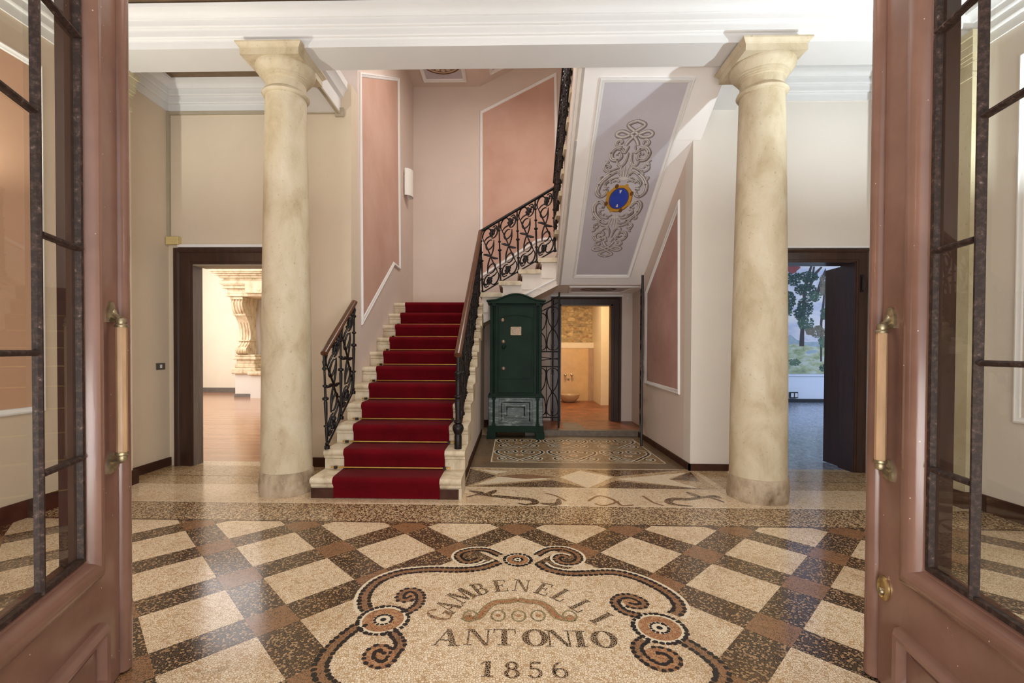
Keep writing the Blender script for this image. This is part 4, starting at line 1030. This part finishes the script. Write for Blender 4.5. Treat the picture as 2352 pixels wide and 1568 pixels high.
# lower panel
m = MB(); q = lambda a, b, h: frame_moulding(m, [(a, SY-h, b[0]), (SX0+SX1-a, SY-h, b[0]), (SX0+SX1-a, SY-h, b[1]), (a, SY-h, b[1])], (0, -1, 0), [(0, 0), (.004, .012), (.03, .014), (.04, .006), (.05, 0)])
q(SX0+.15, (.215, .565), 0); q(SX0+.225, (.29, .50), 0); m.build('drawer_panel', 'safe_worn', sf, 30)
# arched top
zp = 1.93; prof = [(SX0-.015, zp), (SX1+.015, zp), (SX1+.015, zp+.03), (SX1-.10, zp+.045)]
for k in range(1, 12):
    u = k/12; x = SX1-.10+(SX0+.10-SX1+.10)*u; prof.append((x, zp+.045+.085*math.sin(PI*u)**1.3))
prof += [(SX0+.10, zp+.045), (SX0-.015, zp+.03)]
m = MB(); m.ext(prof, 'y', SY-.03, 7.2); m.build('pediment', 'safe_green', sf)
m = MB(); path = [(SX0-.03, SY-.03, zp+.035)]+[(p[0], SY-.03, p[1]+.004) for p in prof[3:-1][::-1]]+[(SX1+.03, SY-.03, zp+.035)]
m.tube(path, .014, 8); m.build('pediment_moulding', 'safe_green', sf, 50)

# ------------------------------------------------------------------ iron gate leaves
def gate(P0, P1, zb, z0t, z1t, label, ncol):
    P0 = Vector(P0); P1 = Vector(P1); t = thing('iron_gate', label, 'gate', P0+Vector((0, 0, zb)))
    u = (P1-P0).normalized(); Wd = (P1-P0).length
    at = lambda s, z: P0+u*s+Vector((0, 0, z))
    top = lambda s: z0t+(z1t-z0t)*s/Wd
    for s, nm in ((0, 'hinge_post'), (Wd, 'meeting_post')):
        m = MB(); m.tube([at(s, zb), at(s, top(s)+.06)], .015, 6); m.build(nm, 'iron', t)
    zm1, zm2, zl = 1.02, 1.25, .24
    for z in (zl, zm1, zm2):
        m = MB(); m.tube([at(-.01, z), at(Wd+.02, z)], .011, 6); m.build('cross_bar', 'iron', t)
    m = MB(); m.tube([at(0, top(0)), at(Wd, top(Wd))], .011, 6); m.tube([at(0, top(0)-.09), at(Wd, top(Wd)-.09)], .008, 6); m.build('top_bar', 'iron', t)
    cw = Wd/ncol
    for k in range(ncol):
        s0 = cw*k; sc_ = s0+cw/2
        for za, zc in ((zl+.01, zm1-.01), (zm2+.01, None)):
            zc = zc or top(sc_)-.10; h = zc-za; mid = (za+zc)/2; m = MB()
            for a in (-1, 1):
                for b in (-1, 1):
                    pts = [(0, mid), (a*.30, mid+b*h*.12), (a*.43, mid+b*h*.30), (a*.40, mid+b*h*.42), (a*.15, mid+b*h*.475), (a*-.05, mid+b*h*.43), (a*.0, mid+b*h*.37), (a*.14, mid+b*h*.375)]
                    m.tube([at(sc_+x*cw*1.05, z) for x, z in [(v.x, v.y) for v in catmull([Vector((p, q_, 0)) for p, q_ in pts], 5)]], .0078, 6)
            m.blob(at(sc_, mid), .02, .02, .024)
            o = m.build('scroll_panel', 'iron', t, 50)
        if k:
            m = MB()
            for za, zc in ((zl, zm1), (zm2, top(s0)-.09)):
                m.tube([at(s0, za), at(s0, zc)], .006, 6)
                for z in (za+.08, zc-.08): m.lathe([(.004, -.05), (.016, -.01), (.016, .01), (.003, .06)], at(s0, z), 8)
            m.build('spear_bar', 'iron', t, 50)
    m = MB(); m.tube([at(0, zm1+.06), at(Wd, zm1+.13)], .007, 6); m.tube([at(0, zm2-.05), at(Wd, zm1+.11)], .007, 6); m.build('brace', 'iron', t)
gate((.15, 7.24, 0), (.72, 7.24, 0), .05, 1.80, 2.10, 'closed iron gate leaf with scrolls between the safe and the washroom door', 3)
gate((1.90, 6.98, 0), (1.68, 6.12, 0), .03, 2.12, 2.18, 'opened iron gate leaf seen edge on against the right passage wall', 3)

# ------------------------------------------------------------------ inner doorways
def doorframe(name, x0, x1, zt, y, w, label, mat='dark_wood', yd=.2, proj=.05, zb=0.0):
    e = sempty(name, ((x0+x1)/2, y, zb), label)
    P = [(x0-w, y, zb), (x1+w, y, zb), (x1+w, y, zt+w*.9), (x0-w, y, zt+w*.9)]
    prof = [(w, 0), (w, proj*.5), (w*.86, proj*.5), (w*.84, proj*.62), (w*.3, proj*.62), (w*.26, proj*.8), (w*.12, proj), (0.02*w, proj), (0, proj*.8), (0, 0)]
    # three sided frame
    m = MB(); L = []
    for t, h in prof:
        t = w-t
        L.append([(x0-t, y-h, zb), (x0-t, y-h, zt+t*.9), (x1+t, y-h, zt+t*.9), (x1+t, y-h, zb)])
    m.loops(L, 0, False); m.build('architrave', mat, e, 25)
    return e
d3 = doorframe('door_3', DL0, DL1, DLZ, YB, .195, 'dark wooden door frame opening to the fireplace room')
m = MB(); m.box(DL0-.06, DL0+.004, YB-.02, YB+.135, 0, DLZ); m.box(DL1-.012, DL1+.005, YB-.02, YB+.2, 0, DLZ); m.build('jamb', 'grey_wood', d3)
m = MB(); m.box(DL0, DL1, YB-.02, YB+.2, DLZ-.01, DLZ+.005); m.build('lintel_lining', 'grey_trim', d3)
m = MB(); m.box(DL0-.16, DL1+.16, YB-.03, YB, DLZ+.185, DLZ+.215); m.build('head_moulding', 'white_trim', d3)
d4 = doorframe('door_4', DR0, DR1, DRZ, YB, .145, 'dark wooden door frame opening to the mural room')
m = MB(); m.box(DR1-.012, DR1+.005, YB-.02, YB+.2, 0, DRZ); m.box(DR0-.005, DR0+.012, YB-.02, YB+.2, 0, DRZ); m.box(DR0, DR1, YB-.02, YB+.2, DRZ-.01, DRZ+.005); m.build('jamb', 'dark_wood', d4)
m = MB(); m.prism([(DR1+.035, YB+.02, .01), (DR1-.01, YB+.02, .01), (DR1-.002, YB+.46, .01), (DR1+.043, YB+.46, .01)], [(DR1+.035, YB+.02, DRZ-.015), (DR1-.01, YB+.02, DRZ-.015), (DR1-.002, YB+.46, DRZ-.015), (DR1+.043, YB+.46, DRZ-.015)])
lf = m.build('door_leaf', 'dark_wood', d4)
m = MB(); m.tube([(DR1+.05, YB-.045, 1.90), (DR1+.05, YB-.045, 2.04)], .008, 8); m.box(DR1+.035, DR1+.065, YB-.04, YB-.028, 1.88, 2.06); m.build('hinge', 'iron', d4)
m = MB(); m.box(DR0-.145, DR1+.145, YB-.03, YB, DRZ+.14, DRZ+.16); m.build('head_moulding', 'white_trim', d4)
d5 = doorframe('door_5', BX0, BX1, BZ, 8.0, .14, 'black wooden door frame of the washroom under the stairs', zb=.08)
m = MB(); m.box(BX1-.03, BX1+.005, 7.98, 8.15, .08, BZ); m.box(BX0-.005, BX0+.03, 7.98, 8.15, .08, BZ); m.box(BX0, BX1, 7.98, 8.15, BZ-.02, BZ+.005); m.build('jamb', 'dark_wood', d5)
m = MB(); m.box(BX0-.15, BX1+.16, 7.955, 8.0, BZ+.13, BZ+.16); m.build('head_moulding', 'white_trim', d5)

# ------------------------------------------------------------------ small fittings
def basin():
    c = (1.33, 10.95, .08)
    m = MB(); m.lathe([(.10, 0), (.15, .02), (.22, .10), (.245, .17), (.245, .185), (.225, .185), (.20, .12), (.12, .05), (.001, .04)], c, 36, caps=True)
    tag(m.build('wash_basin', 'basin_stone', None, 40), 'round stone wash basin standing on the brick washroom floor', 'basin')
basin()
for px, lab in ((1298, 'chrome wall tap on the marble slab, left one of the pair above the basin'), (1313, 'chrome wall tap on the marble slab, right one of the pair above the basin')):
    p = ony(px, 861, 11.3)
    t = thing('wall_tap', lab, 'tap', p, 'chrome taps above the basin')
    m = MB(); m.lathe([(.03, 0), (.03, .008), (.018, .015), (.016, .05), (.03, .06), (.034, .08), (.02, .1), (.002, .105)], p, 16, axis=(0, -1, 0)); m.build('tap_body', 'chrome', t, 50)
    m = MB(); m.tube([p+Vector((0, -.04, 0)), p+Vector((0, -.05, -.05)), p+Vector((0, -.06, -.09))], .009, 8); m.build('spout', 'chrome', t, 50)
p = ony(1305.5, 870.5, 11.3); m = MB(); m.lathe([(.028, 0), (.028, .01), (.016, .014), (.012, .004)], p, 18, axis=(0, -1, 0))
tag(m.build('drain_cover', 'old_brass', None, 40), 'small round metal outlet on the marble slab below the taps', 'outlet')
# stair sconce
p = Vector((XL, 7.55, 3.93))
t = thing('wall_sconce', 'white half round wall lamp high beside the stair landing', 'lamp', p)
m = MB(); r = .11; h = .21
m.loops([[(XL+.02+r*math.sin(a)*.95, 7.55-.135*math.cos(a), p.z+s*h) for a in [PI*k/14 for k in range(15)]] for s in (-1, 1)], 0, False)
m.loops([[(XL+.02+(r-.006)*math.sin(a)*.95, 7.55-.129*math.cos(a), p.z+s*h) for a in [PI*k/14 for k in range(15)]] for s in (1, -1)], 0, False)
m.build('shade', 'sconce_white', t, 40)
m = MB(); m.box(XL, XL+.03, 7.47, 7.63, p.z-.12, p.z+.12); m.build('back_plate', 'sconce_white', t)
# switch, junction box and cable trunking on the left
p = onx(368, 841, LA); t = thing('light_switch', 'small grey switch plate on the cream wall left of the doorway', 'switch', p)
m = MB(); m.box(LA, LA+.008, p.y-.062, p.y+.062, p.z-.035, p.z+.035); m.build('plate', 'switch_grey', t, None, .002)
m = MB(); m.box(LA+.008, LA+.013, p.y-.012, p.y+.012, p.z-.018, p.z+.018); m.build('rocker', 'socket_white', t)
pj = ony(399, 553, YB-.03)
m = MB(); m.box(pj.x-.07, pj.x+.065, YB-.06, YB, pj.z-.042, pj.z+.042); tag(m.build('junction_box', 'box_yellow', None, None, .006), 'yellowed junction box above the corner of the left door frame', 'box')
t = thing('cable_trunking', 'thin grey cable trunking below the cornice above the left doorway', 'trunking', (LA, YB, 3.8))
m = MB(); m.box(LA, -1.84, YB-.022, YB, 3.775, 3.81); m.build('duct', 'grey_trim', t)
m = MB(); m.box(LA, LA+.03, YB-.03, YB, pj.z+.04, 3.81); m.build('duct', 'grey_trim', t)
m = MB(); m.box(-1.87, -1.835, 4.42, YB-.03, 3.762, 3.784); m.build('duct', 'grey_trim', t)
m = MB(); m.box(-1.89, -1.80, YB-.03, YB, 3.74, 3.83); m.build('corner_cover', 'grey_trim', t)
p = Vector((1.98, 8.0, 2.10)); p = ony(1442, 684, 7.99)
m = MB(); m.lathe([(.02, 0), (.02, .006), (.006, .01), (.006, .05)], p, 12, axis=(0, -1, 0)); m.tube([p+Vector((0, -.05, 0)), p+Vector((.03, -.055, -.01)), p+Vector((.06, -.05, .01))], .008, 8)
tag(m.build('wall_hook', 'socket_white', None, 40), 'little white hook on the wall right of the washroom door', 'hook')

# ------------------------------------------------------------------ fireplace in the left room
def fireplace():
    Yf = 12.4
    t = thing('fireplace', 'monumental carved stone fireplace in the bright room behind the left doorway', 'fireplace', (-6.4, 13.1, 0))
    P = lambda x, y, Y=Yf: ony(x, y, Y)
    z = lambda y: P(560, y).z
    xl = P(540, 800).x; W2 = -2.6
    m = MB(); m.box(xl-.02, W2, Yf-.02, 13.8, 0, .09); m.build('plinth_skirting', 'grey_skirting', t)
    m = MB(); m.box(xl, xl+.62, Yf, 13.8, 0, .62); m.box(xl+.55, W2, Yf-.25, 13.8, 0, .60); m.build('plinth', 'pale_wall', t)
    m = MB(); m.box(xl-.07, xl+.60, Yf-.08, 13.8, .62, .78); m.box(xl+.5, W2, Yf-.32, 13.8, .60, .70); m.build('hearth_slab', 'fireplace_stone', t, None, .03)
    m = MB(); x0, x1 = xl-.03, xl+.53
    for a, z0, z1 in ((.0, .78, .90), (-.03, .90, 1.0), (.03, 1.0, 1.08), (.0, 1.08, 1.14)): m.box(x0-a, x1+a, Yf+.02-a, 13.2, z0, z1)
    m.build('pedestal', 'fireplace_stone', t, None, .02)
    # console leg: S profile in the Y-Z plane, extruded across, with ridges on its face
    prof = [(12.50, 1.14), (12.38, 1.20), (12.36, 1.30), (12.46, 1.38), (12.55, 1.50), (12.58, 1.70), (12.52, 1.95), (12.38, 2.15), (12.24, 2.30), (12.18, 2.48), (12.22, 2.60), (12.20, 2.68)]
    prof = [(v.x, v.y) for v in catmull([Vector((a, b, 0)) for a, b in prof], 4)]
    for k, xa in enumerate((xl+.02, )):
        m = MB(); m.ext(prof+[(12.95, 2.68), (12.85, 2.0), (12.9, 1.14)], 'x', xa, xa+.30); lg = m.build('leg', 'fireplace_stone', t, 40)
        m = MB()
        for j in range(3):
            xx = xa+.07+.08*j
            for seg in (prof[10:26], prof[30:-3]): m.tube([(xx, y+.006, zz) for y, zz in seg], [.022]*len(seg), 8)
        for yy, zz, hh in ((12.33, 2.20, .05), (12.53, 1.52, .04), (12.20, 2.62, .06)): m.box(xa-.025, xa+.325, yy-.04, yy+.3, zz-hh/2, zz+hh/2)
        for j in range(4): m.blob((xa+.045+.07*j, 12.40, 1.21), .036, .08, .06)
        m.build('fluting', 'fireplace_stone', lg, 60)
    m = MB(); m.ext([(12.99, .70), (13.8, .70), (13.8, 2.68), (12.99, 2.68)], 'x', xl+.03, xl+.34); m.build('cheek', 'pale_wall', t)
    m = MB()
    for e, z0, z1 in ((.08, 2.66, 2.74), (.06, 2.74, 2.86), (.14, 2.86, 2.92)): m.box(xl-e, W2, 12.2-e, 13.8, z0, z1)
    m.build('architrave', 'fireplace_stone', t, None, .015)
    m = MB(); pr = [(-.10, 2.92)]+[(-.10-.10*math.sin(PI*k/8), 2.92+.18*k/8) for k in range(9)]
    m.loops([[(xl+a, 12.2+a, zz), (W2, 12.2+a, zz)] for a, zz in pr], 0, False); m.loops([[(xl+a, 12.2+a, zz), (xl+a, 13.8, zz)] for a, zz in pr], 0, False)
    m.box(xl+.5, W2, 12.0, 12.3, 2.74, 3.02); m.build('frieze', 'fireplace_stone', t, 50)
    m = MB()
    for e, z0, z1 in ((.12, 3.08, 3.13), (.20, 3.13, 3.18), (.26, 3.18, 3.23), (.32, 3.23, 3.27), (.35, 3.27, 3.33)): m.box(xl-e, W2, 12.2-e, 13.8, z0, z1)
    m.build('mantel_shelf', 'fireplace_stone', t, None, .012)
    m = MB(); m.box(xl+.6, W2, 13.2, 13.8, .6, 2.7); m.build('firebox', 'pale_wall', t)
    m = MB(); m.box(xl+.35, W2, 12.6, 13.8, 3.33, 4.5); m.build('hood', 'white_beam', t)
fireplace()

# ------------------------------------------------------------------ mural in the right room
def mural():
    Ym = 11.985
    t = thing('mural', 'painted woodland landscape on the wall of the room behind the right column', 'painting', (7.4, Ym, 2.0))
    q = lambda x, y, h=0: tuple(ony(x, y, Ym-h))
    def poly(mb, pts, h, m=0, smooth=True):
        if smooth: pts = [(v.x, v.y) for v in catmull([Vector((a, b, 0)) for a, b in pts], 4, True)]
        mb.face([q(a, b, h) for a, b in pts], m)
    m = MB()
    poly(m, [(1700, 590), (2010, 590), (2010, 857), (1700, 857)], 0, 0, False); m.build('sky', ['sky_clouds'], t, 'flat2d')
    m = MB(); poly(m, [(1700, 790), (1800, 778), (1815, 768), (1830, 780), (1850, 785), (2010, 780), (2010, 830), (1700, 830)], .002, 0, False)
    poly(m, [(1700, 790), (1830, 790), (1900, 800), (2010, 800), (2010, 858), (1700, 858)], .003, 1, False)
    poly(m, [(1852, 807), (1870, 804), (1880, 807), (1866, 811), (1854, 812)], .004, 2)
    m.build('meadow', ['hill_mural', 'meadow_mural', 'pond_mural'], t, 'flat2d')
    m = MB()
    for pts in ([(1836, 795), (1840, 740), (1843, 690), (1850, 640), (1862, 610), (1866, 610), (1856, 650), (1848, 700), (1847, 795)], [(1855, 660), (1872, 625), (1886, 612), (1889, 614), (1874, 632), (1860, 668)], [(1868, 690), (1885, 640), (1897, 615), (1897, 630), (1874, 694)],
                [(1884, 830), (1884, 740), (1890, 690), (1893, 650), (1896, 650), (1894, 700), (1889, 740), (1888, 830)], [(1864, 640), (1868, 612), (1872, 612), (1868, 642)]): poly(m, pts, .005, 0, False)
    m.build('trunks', 'trunk_mural', t, 'flat2d')
    m = MB(); rnd = random.Random(3)
    def clump(cx, cy, rx, ry, mt, n=16):
        for k in range(n):
            a = rnd.uniform(0, 2*PI); r = rnd.uniform(0, 1)**.6
            x = cx+rx*r*math.cos(a); y = cy+ry*r*math.sin(a); s = rnd.uniform(.7, 2.1)
            w = [s*rnd.uniform(.7, 1.25) for _ in range(9)]
            m.face([q(x+w[i]*1.2*math.cos(2*PI*i/9), y+w[i]*.85*math.sin(2*PI*i/9), .006+.000006*k+.0004*mt) for i in range(9)], rnd.choice((mt, mt, mt, min(mt+1, 2) if mt < 3 else 3)))
    for a in ((1822, 640, 20, 16, 0), (1850, 665, 26, 14, 0), (1856, 636, 24, 12, 0), (1812, 690, 16, 22, 0), (1850, 705, 18, 22, 0), (1852, 742, 18, 16, 1), (1836, 720, 14, 14, 0), (1810, 712, 10, 16, 1), (1870, 680, 16, 12, 1), (1890, 655, 8, 24, 3), (1893, 720, 8, 14, 1), (1880, 762, 16, 14, 3), (1890, 785, 9, 14, 2), (1860, 760, 10, 9, 3), (1892, 845, 10, 8, 1), (1825, 832, 14, 8, 2)): clump(*a, n=int(26+a[2]*a[3]*.75))
    m.build('foliage', ['tree_dark', 'tree_mural', 'tree_mid', 'tree_brown'], t, 'flat2d')
    m = MB(); poly(m, [(1806, 610), (1838, 612), (1830, 622), (1822, 628), (1812, 624)], .012, 0); m.build('red_urn', 'mural_red', t, 'flat2d')
mural()
for px, c in ((1815, 'black'), (1824, 'white'), (1833, 'grey')):
    pass
for px, lab in ((1819, 'white power socket in the black skirting, left one of the pair under the mural'), (1828, 'white power socket in the black skirting, right one of the pair under the mural')):
    p = ony(px, 907, 11.97); t = thing('power_socket', lab, 'socket', p, 'sockets below the mural')
    m = MB(); m.box(p.x-.05, p.x+.05, 11.955, 12.0, p.z-.075, p.z+.075); m.build('plate', 'black_plastic', t, None, .003)
    m = MB(); m.box(p.x-.034, p.x+.034, 11.948, 11.956, p.z-.05, p.z+.05); m.build('outlet', 'socket_white', t)

# ------------------------------------------------------------------ glazed entrance door leaves
def leaf(name, G0, d, nrm, sA, sB, sC, bar_s, z1, z2, hs, hz, label, lock=None, w=1.0):
    G0 = Vector(G0); d = Vector(d).normalized(); nrm = Vector(nrm).normalized()
    E_ = sempty(name, G0-d*w, label)
    at = lambda s, n, z: Vector((G0.x, G0.y, 0))+d*s+nrm*n+Vector((0, 0, z))
    ZB, ZT, H = .53, 3.35, 3.6
    # free stile: vertical extrusion of its section
    def vert(sec, za, zb_, nm, mat, sm_=35):
        m = MB(); m.prism([at(s, n, za) for s, n in sec], [at(s, n, zb_) for s, n in sec]); return m.build(nm, mat, E_, sm_)
    bead = [(sB+.004+(sC-sB-.004)*(.5-.5*math.cos(PI*k/8)), .03+.026*math.sin(PI*k/8)) for k in range(9)]
    vert([(sA, .03), (sB, .03), (sB+.003, .024)]+bead+[(sC, -.055), (0, -.055), (0, -.008), (sA-.004, -.008)], .01, H, 'stile', 'door_paint')
    vert([(.006, -.006), (-.006, -.006), (-.010, -.020), (-.010, -.058), (.006, -.058)], ZB-.02, ZT+.02, 'rebate', 'rebate_wood')
    # bolection moulding round the glass
    so = -w+.16
    prof = [(0, .004), (.012, .010), (.018, .030), (.034, .046), (.056, .05), (.074, .042), (.082, .034), (.088, .03)]
    k_ = sA/.088
    m = MB(); L = []
    for a, n in prof:
        a2 = a*k_*(.98)
        L.append([at(a2, n, ZB-a), at(a2, n, ZT+a), at(so-a2, n, ZT+a), at(so-a2, n, ZB-a)])
    m.loops(L, 0, True); m.build('glazing_moulding', 'door_paint', E_, 35)
    # bottom rail, hinge stile, top rail
    m = MB(); m.prism([at(sA, .03, .01), at(-w, .03, .01), at(-w, -.055, .01), at(sA, -.055, .01)], [at(sA, .03, ZB-.08), at(-w, .03, ZB-.08), at(-w, -.055, ZB-.002), at(sA, -.055, ZB-.002)]); m.build('bottom_rail', 'door_paint', E_)
    m = MB(); m.prism([at(sA, .03, ZT+.08), at(-w, .03, ZT+.08), at(-w, -.055, ZT), at(sA, -.055, ZT)], [at(sA, .03, H), at(-w, .03, H), at(-w, -.055, H), at(sA, -.055, H)]); m.build('top_rail', 'door_paint', E_)
    vert([(so-.08, .03), (-w, .03), (-w, -.055), (so, -.055), (so, -.008)], .01, H, 'hinge_stile', 'door_paint')
    # raised lower panel
    m = MB(); zp = .285; P = [at(sA-.005, .03, .06), at(so-.1, .03, .06), at(so-.1, .03, zp), at(sA-.005, .03, zp)]
    inner = frame_moulding(m, P, nrm, [(0, 0), (.004, .02), (.018, .034), (.034, .03), (.044, .012), (.05, -.004)])
    m.build('panel_moulding', 'door_paint', E_, 40)
    m = MB(); m.loops([[p+nrm*.006 for p in inner], [p+nrm*.006+(sum(inner, Vector())/4-p).normalized()*.05+nrm*.01 for p in inner]], 0, True, False, True); m.build('lower_panel', 'door_paint', E_, 30)
    # iron glazing bars
    def rod(a, b, nm, r=.0085):
        m = MB(); a = Vector(a); b = Vector(b); u = (b-a).normalized(); wv = nrm.cross(u)
        sec = lambda c: [c+wv*r-nrm*.004, c+wv*r+nrm*.010, c+wv*r*.35+nrm*.018, c-wv*r*.35+nrm*.018, c-wv*r+nrm*.010, c-wv*r-nrm*.004]
        m.prism(sec(a), sec(b)); m.build(nm, 'bar_iron', E_)
    m = MB(); fw = .016
    for n0, n1 in ((-.006, .012),):
        L = [[at(0, n1, ZB), at(0, n1, ZT), at(so, n1, ZT), at(so, n1, ZB)], [at(-fw, n1, ZB+fw), at(-fw, n1, ZT-fw), at(so+fw, n1, ZT-fw), at(so+fw, n1, ZB+fw)], [at(-fw, n0, ZB+fw), at(-fw, n0, ZT-fw), at(so+fw, n0, ZT-fw), at(so+fw, n0, ZB+fw)]]
        m.loops(L, 0, True)
    m.build('glazing_frame', 'bar_iron', E_)
    cols = [0]+list(bar_s)+[so]
    for s in bar_s: rod(at(s, 0, ZB+.005), at(s, 0, ZT-.005), 'glazing_bar', .0095)
    for k in range(len(cols)-1):
        for z in (z1 if k % 2 == 0 else z2):
            if ZB+.05 < z < ZT-.05: rod(at(cols[k]-.012, 0, z), at(cols[k+1]+.012, 0, z), 'glazing_bar')
    m = MB(); m.face([at(-.002, -.001, ZB+.002), at(-.002, -.001, ZT-.002), at(so+.002, -.001, ZT-.002), at(so+.002, -.001, ZB+.002)]); m.build('glass_pane', 'pane_glass', E_)
    # pull handle
    hn = .074
    m = MB(); L = []
    for z in (hz[0]+.02, hz[0]+.03, hz[1]-.03, hz[1]-.02):
        r = .016 if z in (hz[0]+.02, hz[1]-.02) else .0175
        L.append([at(hs+r*math.cos(2*PI*k/8+PI/8), hn+r*math.sin(2*PI*k/8+PI/8), z) for k in range(8)])
    m.loops(L, 0, True, True, True); hb = m.build('handle', 'bar_wood', E_)
    for z, s in ((hz[0], -1), (hz[1], 1)):
        m = MB(); m.lathe([(.021, -.004), (.021, .004), (.016, .008), (.018, .018), (.015, .028), (.005, .032)], at(hs, hn, z-s*.022), 16, axis=(0, 0, s))
        m.build('end_cap', 'old_brass', hb, 40)
        m = MB(); a = at(hs, hn, z); b = at(hs+.026, .032, z+s*.022)
        m.tube([a, a.lerp(b, .4), a.lerp(b, .75), b], [.013, .011, .016, .024], 10)
        c = b; L = [[c+d*x_*f-nrm*(.002-o_)+Vector((0, 0, zz*f)) for x_, zz in ((-.026, -.03), (.026, -.03), (.03, .01), (.012, .045), (-.012, .045), (-.03, .01))] for f, o_ in ((1, 0), (1, .008), (.6, .014))]
        m.loops(L, 0, True, True, True); m.build('bracket', 'old_brass', hb, 35)
    if lock:
        c = at(lock[0], .031, lock[1]); m = MB(); L = []
        for f, n in ((1, 0), (1, .006), (.82, .012), (.7, .012), (.64, .006)):
            L.append([c+d*(.034*f*math.cos(2*PI*k/28))+nrm*n+Vector((0, 0, .046*f*math.sin(2*PI*k/28))) for k in range(28)])
        m.loops(L, 0, True, True, True); lk = m.build('lock', 'lock_brass', E_, 40)
        m = MB(); m.lathe([(.013, .004), (.013, .014), (.01, .018)], c-Vector((0, 0, .012)), 16, axis=nrm); m.build('lock_cylinder', 'old_brass', lk, 40)
    return E_
leaf('door_1', (-1.459, 1.554, 0), (-.339, .941, 0), (.941, .339, 0), .062, .196, .268, [-.243, -.49, -.735], (.884, 1.588, 2.291, 3.0), (1.24, 1.932, 2.64), .113, (.849, 1.359),
     'brown glazed entrance door leaf on the left, opened inwards')
leaf('door_2', (1.387, 1.586, 0), (.177, .984, 0), (-.984, .177, 0), .096, .220, .288, [-.197, -.41, -.62], (.869, 1.583, 2.292, 3.0), (1.222, 1.928, 2.63), .140, (.835, 1.348),
     'brown glazed entrance door leaf on the right with brass lock', (.182, .376))

# ------------------------------------------------------------------ lights
def area(name, loc, rot, sx, sy, power, color):
    l = bpy.data.lights.new(name, 'AREA'); l.shape = 'RECTANGLE'; l.size = sx; l.size_y = sy; l.energy = power; l.color = color
    o = bpy.data.objects.new(name, l); COL.objects.link(o); o.location = loc; o.rotation_euler = rot; return o
def point(name, loc, power, color, r=.03):
    l = bpy.data.lights.new(name, 'POINT'); l.energy = power; l.color = color; l.shadow_soft_size = r
    o = bpy.data.objects.new(name, l); COL.objects.link(o); o.location = loc; return o
# wall lamps of the hall (opaque bowls, lit upwards)
for x, s, pw, c, lab in ((LW, 1, 105, (.98, 1, .90), 'bowl shaped wall lamp on the left hall wall'), (RW, -1, 240, (.80, .93, 1), 'bowl shaped wall lamp on the right hall wall')):
    t = thing('wall_lamp', lab, 'lamp', (x, 2.5, 2.2))
    m = MB(); cx = x+s*.17; m.lathe([(.02, 2.10), (.08, 2.12), (.13, 2.18), (.145, 2.25), (.14, 2.25), (.12, 2.185), (.07, 2.13), (.005, 2.115)], (cx, 2.5, 0), 28, caps=False); m.build('bowl', 'sconce_white', t, 50)
    m = MB(); m.tube([(x, 2.5, 2.14), (cx, 2.5, 2.11)], .012, 8); m.build('arm', 'old_brass', t)
    point('wall_lamp_bulb', (cx, 2.5, 2.20), pw, c, .03)
area('hall_fill', (0, 2.3, 4.0), (0, 0, 0), 1.2, 1.2, 45, (1, .96, .9))  # added overhead fill without a fixture, evens out the hall light
area('entrance_fill', (0, -1.3, .5), (math.radians(118), 0, 0), 4.5, 1.2, 150, (1, .98, .95))  # added unseen fill, low behind the camera, brightens soffits and beam
area('stair_fill', (.1, 5.6, 5.6), (0, 0, 0), 1.2, 1.6, 70, (1, .93, .86))  # added fill hidden above the beam, shines down the stair well; no window modelled
area('fireplace_room_window', (-9.9, 9.5, 2.6), (0, -PI/2, 0), 3.0, 5.0, 270, (.96, .98, 1))
area('fireplace_room_lamp', (-6, 9.5, 4.4), (0, 0, 0), 4, 4, 130, (.98, .98, 1))
area('mural_room_window', (11.7, 8.5, 2.4), (0, PI/2, 0), 2.2, 3.0, 230, (.70, .83, 1))
area('washroom_lamp', (1.1, 9.6, 2.75), (0, 0, 0), .5, .5, 48, (1, .78, .52))
w = bpy.data.worlds.new('daylight'); SC.world = w; w.use_nodes = True
bg = w.node_tree.nodes['Background']; bg.inputs['Color'].default_value = (.90, .95, 1, 1); bg.inputs['Strength'].default_value = 1.35

# ------------------------------------------------------------------ camera and view
cd = bpy.data.cameras.new('camera'); cam = bpy.data.objects.new('camera', cd); COL.objects.link(cam)
cd.sensor_fit = 'HORIZONTAL'; cd.sensor_width = 36; cd.lens = F_PX/2352*36; cd.clip_start = .02; cd.clip_end = 100
cd.shift_x = (1176-PX0)/2352; cd.shift_y = (PY0-784)/2352
from mathutils import Matrix
R3 = Matrix((( _R.x, _U.x, -_F.x), (_R.y, _U.y, -_F.y), (_R.z, _U.z, -_F.z)))
cam.matrix_world = Matrix.Translation(O) @ R3.to_4x4()
SC.camera = cam
vs = SC.view_settings; vs.view_transform = 'Standard'; vs.look = 'None'; vs.exposure = 0.08; vs.gamma = 1.0; vs.use_curve_mapping = False
